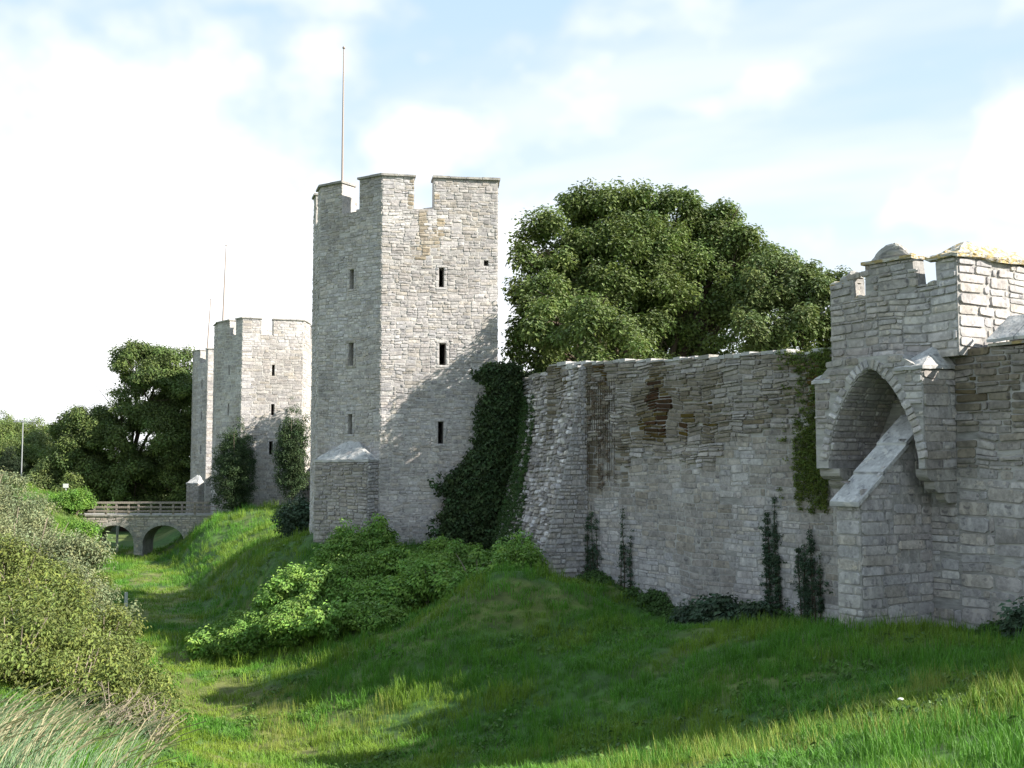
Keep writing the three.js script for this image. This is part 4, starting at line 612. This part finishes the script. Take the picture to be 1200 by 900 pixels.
// ivy and moss on the walls: leaves scattered over a patch of wall given in wall axes
function climber(name, label, cat, o) {
  const g = thing(name, label, cat, o.group), r = rng(o.seed), pts = [];
  for (let i = 0; i < o.n; i++) { const u = r(), v = r(), q = o.at(u, v, r); if (q) pts.push([q, o.scale ?? 1]); }
  if (o.stem) part('stem', merge(o.stem), M.bark, g);
  leaves('foliage', g, o.clump, o.mat, pts, o.seed + 1, o.vary ?? 0.3);
}
for (const [px, w, top, bot, lab, dens, spires] of [[697, 0.5, 592, 700, 'broad dark ivy column on the wall beside the battered buttress', 330, 6], [736, 0.30, 592, 700, 'thin dark ivy column next to the broad one near the battered buttress', 170, 3], [908, 0.36, 578, 735, 'tall dark ivy column on the wall left of the arch buttress', 520, 4], [951, 0.5, 612, 740, 'shorter dark ivy column standing next to the arch buttress', 520, 6]]) {
  const s = sOf(px, 0, 650), h1 = hOf(top, s, 0), h0 = hOf(bot, s, 0) - 0.4, r = rng(px), sp = [];
  for (let k = 0; k < spires; k++) { const u = spires > 1 ? (k / (spires - 1) - 0.5) * 2 : 0, tall = k === Math.floor(spires / 2) ? 1 : 0.55 + 0.4 * r(); sp.push({ a: s + u * w * 0.8 + (r() - 0.5) * 0.1, b: s + u * w * 0.75 + (r() - 0.5) * 0.3, top: lerp(h0, h1, tall), n: 0.06 + r() * 0.12, f: r() * 9 }); }
  const P = (q, t, n) => WP(lerp(q.a, q.b, t) + (noise2(t * 4, q.f) - 0.5) * 0.22, lerp(h0, q.top, t), n);
  climber('ivy_column', lab, 'ivy', { seed: 4000 + px, n: Math.round(dens * 0.8), clump: clumps.smallivy, scale: 0.72, mat: L.bluish, stem: sp.map(q => tube([0, 0.35, 0.7, 1].map(t => P(q, t, q.n)), [0.03, 0.025, 0.018, 0.006], 5)),
    at: (u, v, g) => { if (g() < 0.12) return WP(s + (g() - 0.5) * w * 3.6, lerp(h0, h1, v * v * 0.8), 0.03 + 0.05 * g()); const q = sp[Math.floor(u * spires * 0.9999)], t = Math.pow(v, 0.85), rad = (0.015 + 0.085 * (1 - t)) * (0.1 + 1.8 * noise2(t * 11, q.f + 2)), p = P(q, t, Math.max(0.03, q.n + (g() - 0.4) * 2 * rad)), e = WP(1, 0, 0).sub(WP(0, 0, 0)); return p.addScaledVector(e, (g() - 0.5) * 2 * rad); } });
}
// the dark ivy mass between tower and battered buttress
{
  const fr = near.fr[2], b = bulge;
  climber('ivy_mass', 'thick mass of dark ivy climbing where the large tower meets the wall', 'ivy', { seed: 4300, n: 6000, clump: clumps.ivy, mat: L.ivy, scale: 1.15, vary: 0.4, stem: [tube([b.P(0.5, -5.5, 0.2), b.P(0.9, -1, 0.15), b.P(1.1, 3, 0.1)], [0.09, 0.07, 0.04], 6)], at: (u, v, q) => {
    if (u < 0.5) { // over the flank of the tower: x edge by height
      const t = lerp(-5, 5.0, v), k = u * 2, lt = lerp(-3.4, -1.25, sstep(-1.6, 1.5, t)) + (noise2(t * 1.3, 5) - 0.5) * 0.8, X = lerp(lt, 0.35, k) - (q() < 0.14 ? q() * 0.7 : 0), bl = Math.sin(clamp(0.15 + k * 0.7) * Math.PI);
      return V(X, t, 55.75 + 0.17 * X - 0.1 - bl * (0.3 + 0.9 * q()) * lerp(1.1, 0.7, v)); }
    const t = lerp(-5.2, 4.75, v), k = (u - 0.5) * 2, s = lerp(-0.3, lerp(1.0, 2.4, noise2(t * 1.4, 9)) + (q() < 0.15 ? q() * 1.2 : 0), k);
    return b.P(s, t, 0.1 + (1 - k * 0.7) * 0.8 * (0.25 + 0.75 * q())); } });
  climber('ivy_veil', 'thin veil of green ivy creeping over the battered buttress', 'ivy', { seed: 4400, n: 9000, clump: clumps.smallivy, mat: L.creeper, scale: 0.75, at: (u, v, q) => { const t = lerp(-5.4, 3.4, Math.pow(v, 1.25)), s = 1.2 + u * 7.2 * (1 - 0.5 * v); if (fbm(s * 1.7, t * 0.28, 3, 4) + (q() - 0.5) * 0.26 < 0.47 + 0.14 * u) return null; return b.P(s, t, 0.06 + 0.16 * q()); } });
  climber('ivy_spill', 'sunlit green ivy spilling over the wall top beside the large tower', 'ivy', { seed: 4450, n: 420, clump: clumps.ivy, mat: L.ivy, at: (u, v, q) => b.fr.P(lerp(0.1, 2.3, u), 4.45 + 0.35 * q() * Math.sin(u * 3.1), lerp(-1.2, 1.0, v)) });
}
climber('moss_curtain', 'curtain of yellow-green moss hanging down the wall left of the turret', 'moss', { seed: 4500, n: 5200, clump: clumps.smallivy, mat: L.moss, scale: 0.62, vary: 0.45, at: (u, v, q) => {
  const sA = sOf(911, 0), sB = sOf(977, 0), s = lerp(sA, sB, u), t = wallTop(s) + 0.1 - v * 5.4, m = fbm(s * 3.4, t * 0.4, 6, 5) + 0.15 * sstep(0.3, 0.8, u) - 0.14 * Math.pow(v, 2) - 0.22 * Math.pow(Math.abs(u - 0.5) * 2, 3); if (m + (q() - 0.5) * 0.4 < 0.55) return null; return WP(s, t, 0.05 + 0.09 * q()); } });
climber('dry_creeper', 'brown dry creeper stems hanging down the curtain wall', 'creeper', { seed: 4600, n: 700, clump: clumps.smallivy, mat: leafMat(0.20, 0.155, 0.11, 0.05), scale: 0.6, at: (u, v, q) => { const s = lerp(sOf(684, 0), sOf(722, 0), u), k = Math.floor(u * 11), t = wallTop(s) - 0.6 - v * (2.6 + 2.2 * hash(k, 2, 3)); if (noise2(u * 22, t * 0.3, 5) < 0.5) return null; return WP(s, t, 0.03 + 0.05 * q()); },
  stem: Array.from({ length: 14 }, (_, k) => { const s = lerp(sOf(686, 0), sOf(722, 0), (k + 0.5) / 14), t0 = 3.6, n = 0.06; return tube([WP(s, t0, n), WP(s + 0.06, t0 - 2, n + 0.03), WP(s - 0.03, t0 - 3 - 1.8 * hash(k, 4, 4), n)], [0.016, 0.018, 0.01], 4); }) });

// ---------------------------------------------------------------- grass
const inMasonry = (X, D) => { const ds = (X - C0[0]) * WF.dx + (D - C0[1]) * WF.dd, dn = (X - C0[0]) * WF.nx + (D - C0[1]) * WF.nd; if (ds > SB - 3 && ds < 30 && dn < 0.05) return true; if (D > 55.5 + 0.17 * (X + 6.5) - Math.min(0, X + 6.5) * 0.3 && X > -10.6 && D < 66) return true; return false; };
function bladeTuft(n, h, w, spread, seed, lean = 0.5) {
  const r = rng(seed), pos = [];
  for (let i = 0; i < n; i++) { const a = r() * 6.283, d = Math.sqrt(r()) * spread, x = Math.cos(a) * d, z = Math.sin(a) * d, b = r() * 6.283, H = h * (0.5 + r() * 0.7), l = lean * H * (0.3 + r()), lx = Math.cos(b) * l, lz = Math.sin(b) * l, wx = -Math.sin(b) * w / 2, wz = Math.cos(b) * w / 2; const A = [x - wx, -0.06, z - wz], B = [x + wx, -0.06, z + wz], C = [x + lx * 0.35 - wx * 0.8, H * 0.6, z + lz * 0.35 - wz * 0.8], D = [x + lx * 0.35 + wx * 0.8, H * 0.6, z + lz * 0.35 + wz * 0.8], T = [x + lx, H, z + lz]; for (const p of [A, B, D, A, D, C, C, D, T]) pos.push(...p); }
  const g = new THREE.BufferGeometry(); g.setAttribute('position', new THREE.Float32BufferAttribute(pos, 3)); g.computeVertexNormals(); return g;
}
{
  const r = rng(5001), grassMat = leafMat(0.115, 0.265, 0.022, 0.42), tufts = [bladeTuft(20, 0.20, 0.014, 0.20, 1, 0.7), bladeTuft(16, 0.31, 0.012, 0.17, 2, 0.5), bladeTuft(20, 0.13, 0.016, 0.24, 3, 1.0)], lists = [[], [], []];
  const bands = [[13, 26, 34, 1], [26, 40, 26, 1.05], [40, 62, 13, 1.3], [62, 118, 5, 1.7]];
  for (const [d0, d1, dens, sc] of bands) {
    const xw = d1 * 0.48, n = Math.round((d1 - d0) * xw * 2 * dens);
    for (let i = 0; i < n; i++) { const D = lerp(d0, d1, r()), X = (r() * 2 - 1) * xw; if (Math.abs(X) > 0.48 * D + 1) continue; if (X > 13 && D > 40 || X > -4 && D > 56) continue; if (inMasonry(X, D)) continue;
      const path = Math.abs(X - axisX(D) - 0.6 + Math.sin(D * 0.3) * 0.5), worn = (1 - sstep(0.9, 2.6, path)) * sstep(0.28, 0.48, fbm(X * 0.4, D * 0.2, 9, 3)); if (r() < worn * 0.3) continue;
      const a = fbm(X * 0.28 + 3, D * 0.28, 2, 3), k = r() < 0.16 ? 2 : a > 0.52 && r() < 0.7 ? 1 : r() < 0.5 ? 0 : 2; const lush = 0.62 + 0.5 * sstep(0.34, 0.64, fbm(X * 0.9, D * 0.9, 14, 3)); lists[worn > 0.4 ? 2 : k].push([X, D, sc * lush * (0.7 + r() * 0.6), a, worn]); }
  }
  lists.forEach((l, k) => { const m = new THREE.InstancedMesh(tufts[k], grassMat, l.length); m.name = ['meadow_grass', 'tall_meadow_grass', 'short_turf_grass'][k]; tag(m, ['green meadow grass covering the moat banks', 'longer green grass standing in patches on the banks', 'short turf grass on the banks and moat floor'][k], 'grass', null, 'stuff');
    l.forEach(([X, D, s, a, w], i) => { const p = vg(X, D); dummy.position.copy(p); dummy.rotation.set((r() - 0.5) * 0.2, r() * 6.283, (r() - 0.5) * 0.2); dummy.scale.set(s, s * (0.8 + r() * 0.4), s); dummy.updateMatrix(); m.setMatrixAt(i, dummy.matrix); const dry = clamp(sstep(0.40, 0.66, fbm(X * 0.45, D * 0.45, 21, 4)) * 0.75 + w * 0.5 + (r() - 0.5) * 0.35), q = 0.75 + r() * 0.5; m.setColorAt(i, tint.setRGB(q * lerp(0.85, 1.75, dry), q * lerp(1, 1.10, dry), q * lerp(0.95, 1.15, dry))); });
    scene.add(m); });
  // taller seeding stalks near the moat floor and at the near right
  const stalk = bladeTuft(7, 0.40, 0.008, 0.18, 9, 0.4), pts = []; for (let i = 0; i < 2600; i++) { const z = i % 3; const X = z === 0 ? lerp(-9, -2, r()) : lerp(1, 12, r()), D = z === 0 ? lerp(33, 40, r()) : lerp(17, 25, r()); if (z === 0 && Math.abs(X - axisX(D) - 3.6) > 2.2) continue; if (noise2(X * 0.8, D * 0.8, 5) < 0.5) continue; pts.push([X, D]); }
  const m = new THREE.InstancedMesh(stalk, leafMat(0.27, 0.31, 0.06, 0.3), pts.length); m.name = 'seeding_grass'; tag(m, 'pale seeding grass stalks standing above the turf', 'grass', null, 'stuff'); pts.forEach(([X, D], i) => { dummy.position.copy(vg(X, D)); dummy.rotation.set(0, r() * 6.283, 0); dummy.scale.setScalar(0.6 + r() * 0.6); dummy.updateMatrix(); m.setMatrixAt(i, dummy.matrix); m.setColorAt(i, tint.setScalar(0.7 + r() * 0.6)); }); scene.add(m);
}
{ // weeds in the turf
  const r = rng(5201), weeds = [];
  for (let i = 0; i < 5200; i++) { const D = lerp(15, 62, Math.pow(r(), 1.3)), X = (r() * 2 - 1) * 0.47 * D; if (inMasonry(X, D) || X > -4 && D > 54 || noise2(X * 0.5, D * 0.5, 31) < 0.55) continue; weeds.push([X, D]); }
  const wm = new THREE.InstancedMesh(clumps.smallivy, leafMat(0.085, 0.16, 0.03, 0.3), weeds.length); wm.name = 'meadow_weeds'; tag(wm, 'small leafy weeds scattered through the turf', 'weeds', null, 'stuff'); weeds.forEach(([X, D], i) => { dummy.position.copy(vg(X, D, 0.08)); dummy.rotation.set(0, r() * 6.283, 0); dummy.scale.setScalar(0.6 + r() * 1.3); dummy.updateMatrix(); wm.setMatrixAt(i, dummy.matrix); wm.setColorAt(i, tint.setScalar(0.7 + r() * 0.7)); }); scene.add(wm);
}
{ // nettles and weeds growing up against the wall foot
  const r = rng(5301), pts = [];
  for (let i = 0; i < 2600; i++) { const s = lerp(SB + 0.2, 9.5, r()), den = fbm(s * 0.8, 3, 5, 3), n = 0.1 + 0.8 * r() * r(); if (s > 2.6 && s < 4.0 || r() > sstep(0.36, 0.62, den) + 0.12) continue; const v = WP(s, 0, n), hh = (0.1 + 0.6 * r() * sstep(0.35, 0.7, den)) * (1 - n * 0.7); pts.push([v.x, -v.z, hh]); }
  const m = new THREE.InstancedMesh(clumps.smallivy, leafMat(0.07, 0.135, 0.03, 0.3), pts.length); m.name = 'wall_foot_weeds'; tag(m, 'nettles and weeds growing along the foot of the curtain wall', 'weeds', null, 'stuff'); pts.forEach(([X, D, h], i) => { dummy.position.copy(vg(X, D, h)); dummy.rotation.set(0, r() * 6.283, 0); dummy.scale.setScalar(0.7 + r() * 0.8); dummy.updateMatrix(); m.setMatrixAt(i, dummy.matrix); m.setColorAt(i, tint.setScalar(0.65 + r() * 0.7)); }); scene.add(m);
}
// feathery grass in the near left corner: arching blades all blown to the right
{
  const r = rng(6001), grp = 'feathery grass tussocks';
  [[-6.6, 14.2], [-5.9, 13.4], [-5.3, 14.0], [-6.2, 14.8], [-7.1, 15.2], [-5.5, 12.8], [-6.3, 12.8], [-4.7, 13.2]].forEach(([X, D], i) => {
    const g = thing('feather_grass', 'pale feathery grass tussock arching over in the near corner of the bank', 'grass', grp), b = vg(X, D), pos = [], pos2 = [];
    for (let k = 0; k < 80; k++) {
      const o = new THREE.Vector3((r() - 0.5) * 0.7, -0.05, (r() - 0.5) * 0.7), H = 0.7 + r() * 0.6, lean = 0.15 + r() * 0.75, z = (r() - 0.5) * 0.6, green = k % 4 < 3, w = green ? 0.012 : 0.009, n = 5, arr = green ? pos2 : pos; let prev = null;
      for (let j = 0; j <= n; j++) { const t = j / n, p = b.clone().add(o).add(new THREE.Vector3(lean * t * t * 0.9 + 0.15 * t, H * (t * 1.2 - 0.32 * t * t * t), z * t)), ww = green ? w * (1 - t * 0.85) : j >= 3 ? 0.022 * (1.15 - t * 0.6) : 0.006, cur = [p.clone().add(new THREE.Vector3(0, ww / 2, ww / 2)), p.clone().add(new THREE.Vector3(0, -ww / 2, -ww / 2))]; if (prev) for (const v of [prev[0], prev[1], cur[1], prev[0], cur[1], cur[0]]) arr.push(v.x, v.y, v.z); prev = cur; }
    }
    for (const [nm, arr, mt] of [['seed_plumes', pos, M.palegrass], ['blades', pos2, M.bluegrass]]) { const q = new THREE.BufferGeometry(); q.setAttribute('position', new THREE.Float32BufferAttribute(arr, 3)); q.computeVertexNormals(); part(nm, q, mt, g, 'stuff'); }
  });
  // dead twiggy shrub
  [[-8.3, 26.2, 1.0], [-9.1, 25.6, 0.9]].forEach(([X, D, R], i) => {
    const g = thing('dead_shrub', 'bare brown twiggy shrub at the edge of the thicket', 'dead shrub', 'bare twiggy shrubs'), b = vg(X, D, -0.05), tw = [];
    for (let k = 0; k < 24; k++) { const a = r() * 6.283, e = r() * 1.2 + 0.2, d = new THREE.Vector3(Math.cos(a) * Math.cos(e), Math.sin(e), Math.sin(a) * Math.cos(e)), l = R * (0.6 + r() * 0.7), e1 = b.clone().addScaledVector(d, l), m1 = b.clone().addScaledVector(d, l * 0.5).add(new THREE.Vector3(0, 0.12, 0)); tw.push(tube([b, m1, e1], [0.018, 0.012, 0.005], 4)); for (let q = 0; q < 5; q++) { const s = m1.clone().lerp(e1, r()), f = s.clone().add(new THREE.Vector3((r() - 0.5) * 0.7, (r() - 0.35) * 0.5, (r() - 0.5) * 0.7)); tw.push(tube([s, s.clone().lerp(f, 0.5).add(new THREE.Vector3(0, 0.05, 0)), f], [0.008, 0.006, 0.003], 3)); } }
    part('twigs', merge(tw), M.twig, g, 'stuff');
  });
}
// ---------------------------------------------------------------- small things
function post(name, label, cat, px, pyTop, pyBot, D, rad, mat, extra) { const g = thing(name, label, cat), p = at(px, pyBot, D), gb = ground(p.X, D), t = at(px, pyTop, D).h; part('post', tube([V(p.X, gb - 0.3, D), V(p.X, t, D)], [rad, rad * 0.9], 8), mat, g); if (extra) extra(g, p.X, t, D); }
post('light_mast', 'tall slim pale mast standing behind the outer bank', 'mast', 25, 492, 556, 118, 0.07, M.metal, (g, X, t, D) => part('crossarm', boxGeo(X - 1.0, X + 1.0, E + t - 0.25, E + t - 0.15, -D - 0.05, -D + 0.05), M.metal, g));
post('sign_post', 'small white sign on a post by the path end', 'sign', 77, 571, 582, 111, 0.06, M.white, (g, X, t, D) => part('sign_board', boxGeo(X - 0.26, X + 0.26, E + t - 0.05, E + t + 0.35, -D + 0.061, -D + 0.1), M.white, g));
post('marker_post', 'short white marker post in the moat beside the thicket', 'post', 147.5, 694, 710, 64, 0.11, M.white);
post('marker_post', 'pale post standing in the opening of the bridge arch', 'post', 137, 617, 646, 112.5, 0.13, M.white);
post('street_lamp', 'thin grey lamp post seen through the turret battlements', 'lamp post', 1079, 315, 600, 62, 0.06, M.metal, (g, X, t, D) => { part('arm', boxGeo(X, X + 0.55, E + t - 0.06, E + t, -D - 0.03, -D + 0.03), M.metal, g); });
{ const q = new THREE.IcosahedronGeometry(0.05, 1); q.scale(1.3, 0.6, 0.8); const X = 7.4, D = 21.5, g = vg(X, D, 0.14); q.translate(g.x, g.y, g.z); const m = new THREE.Mesh(q, M.white); m.name = 'white_pebble'; scene.add(m); tag(m, 'small white stone lying in the grass of the near bank', 'stone'); }

scene.traverse(o => { if (o.isMesh) { o.castShadow = true; o.receiveShadow = true; } });
scene.updateMatrixWorld(true);
renderer.render(scene, camera);
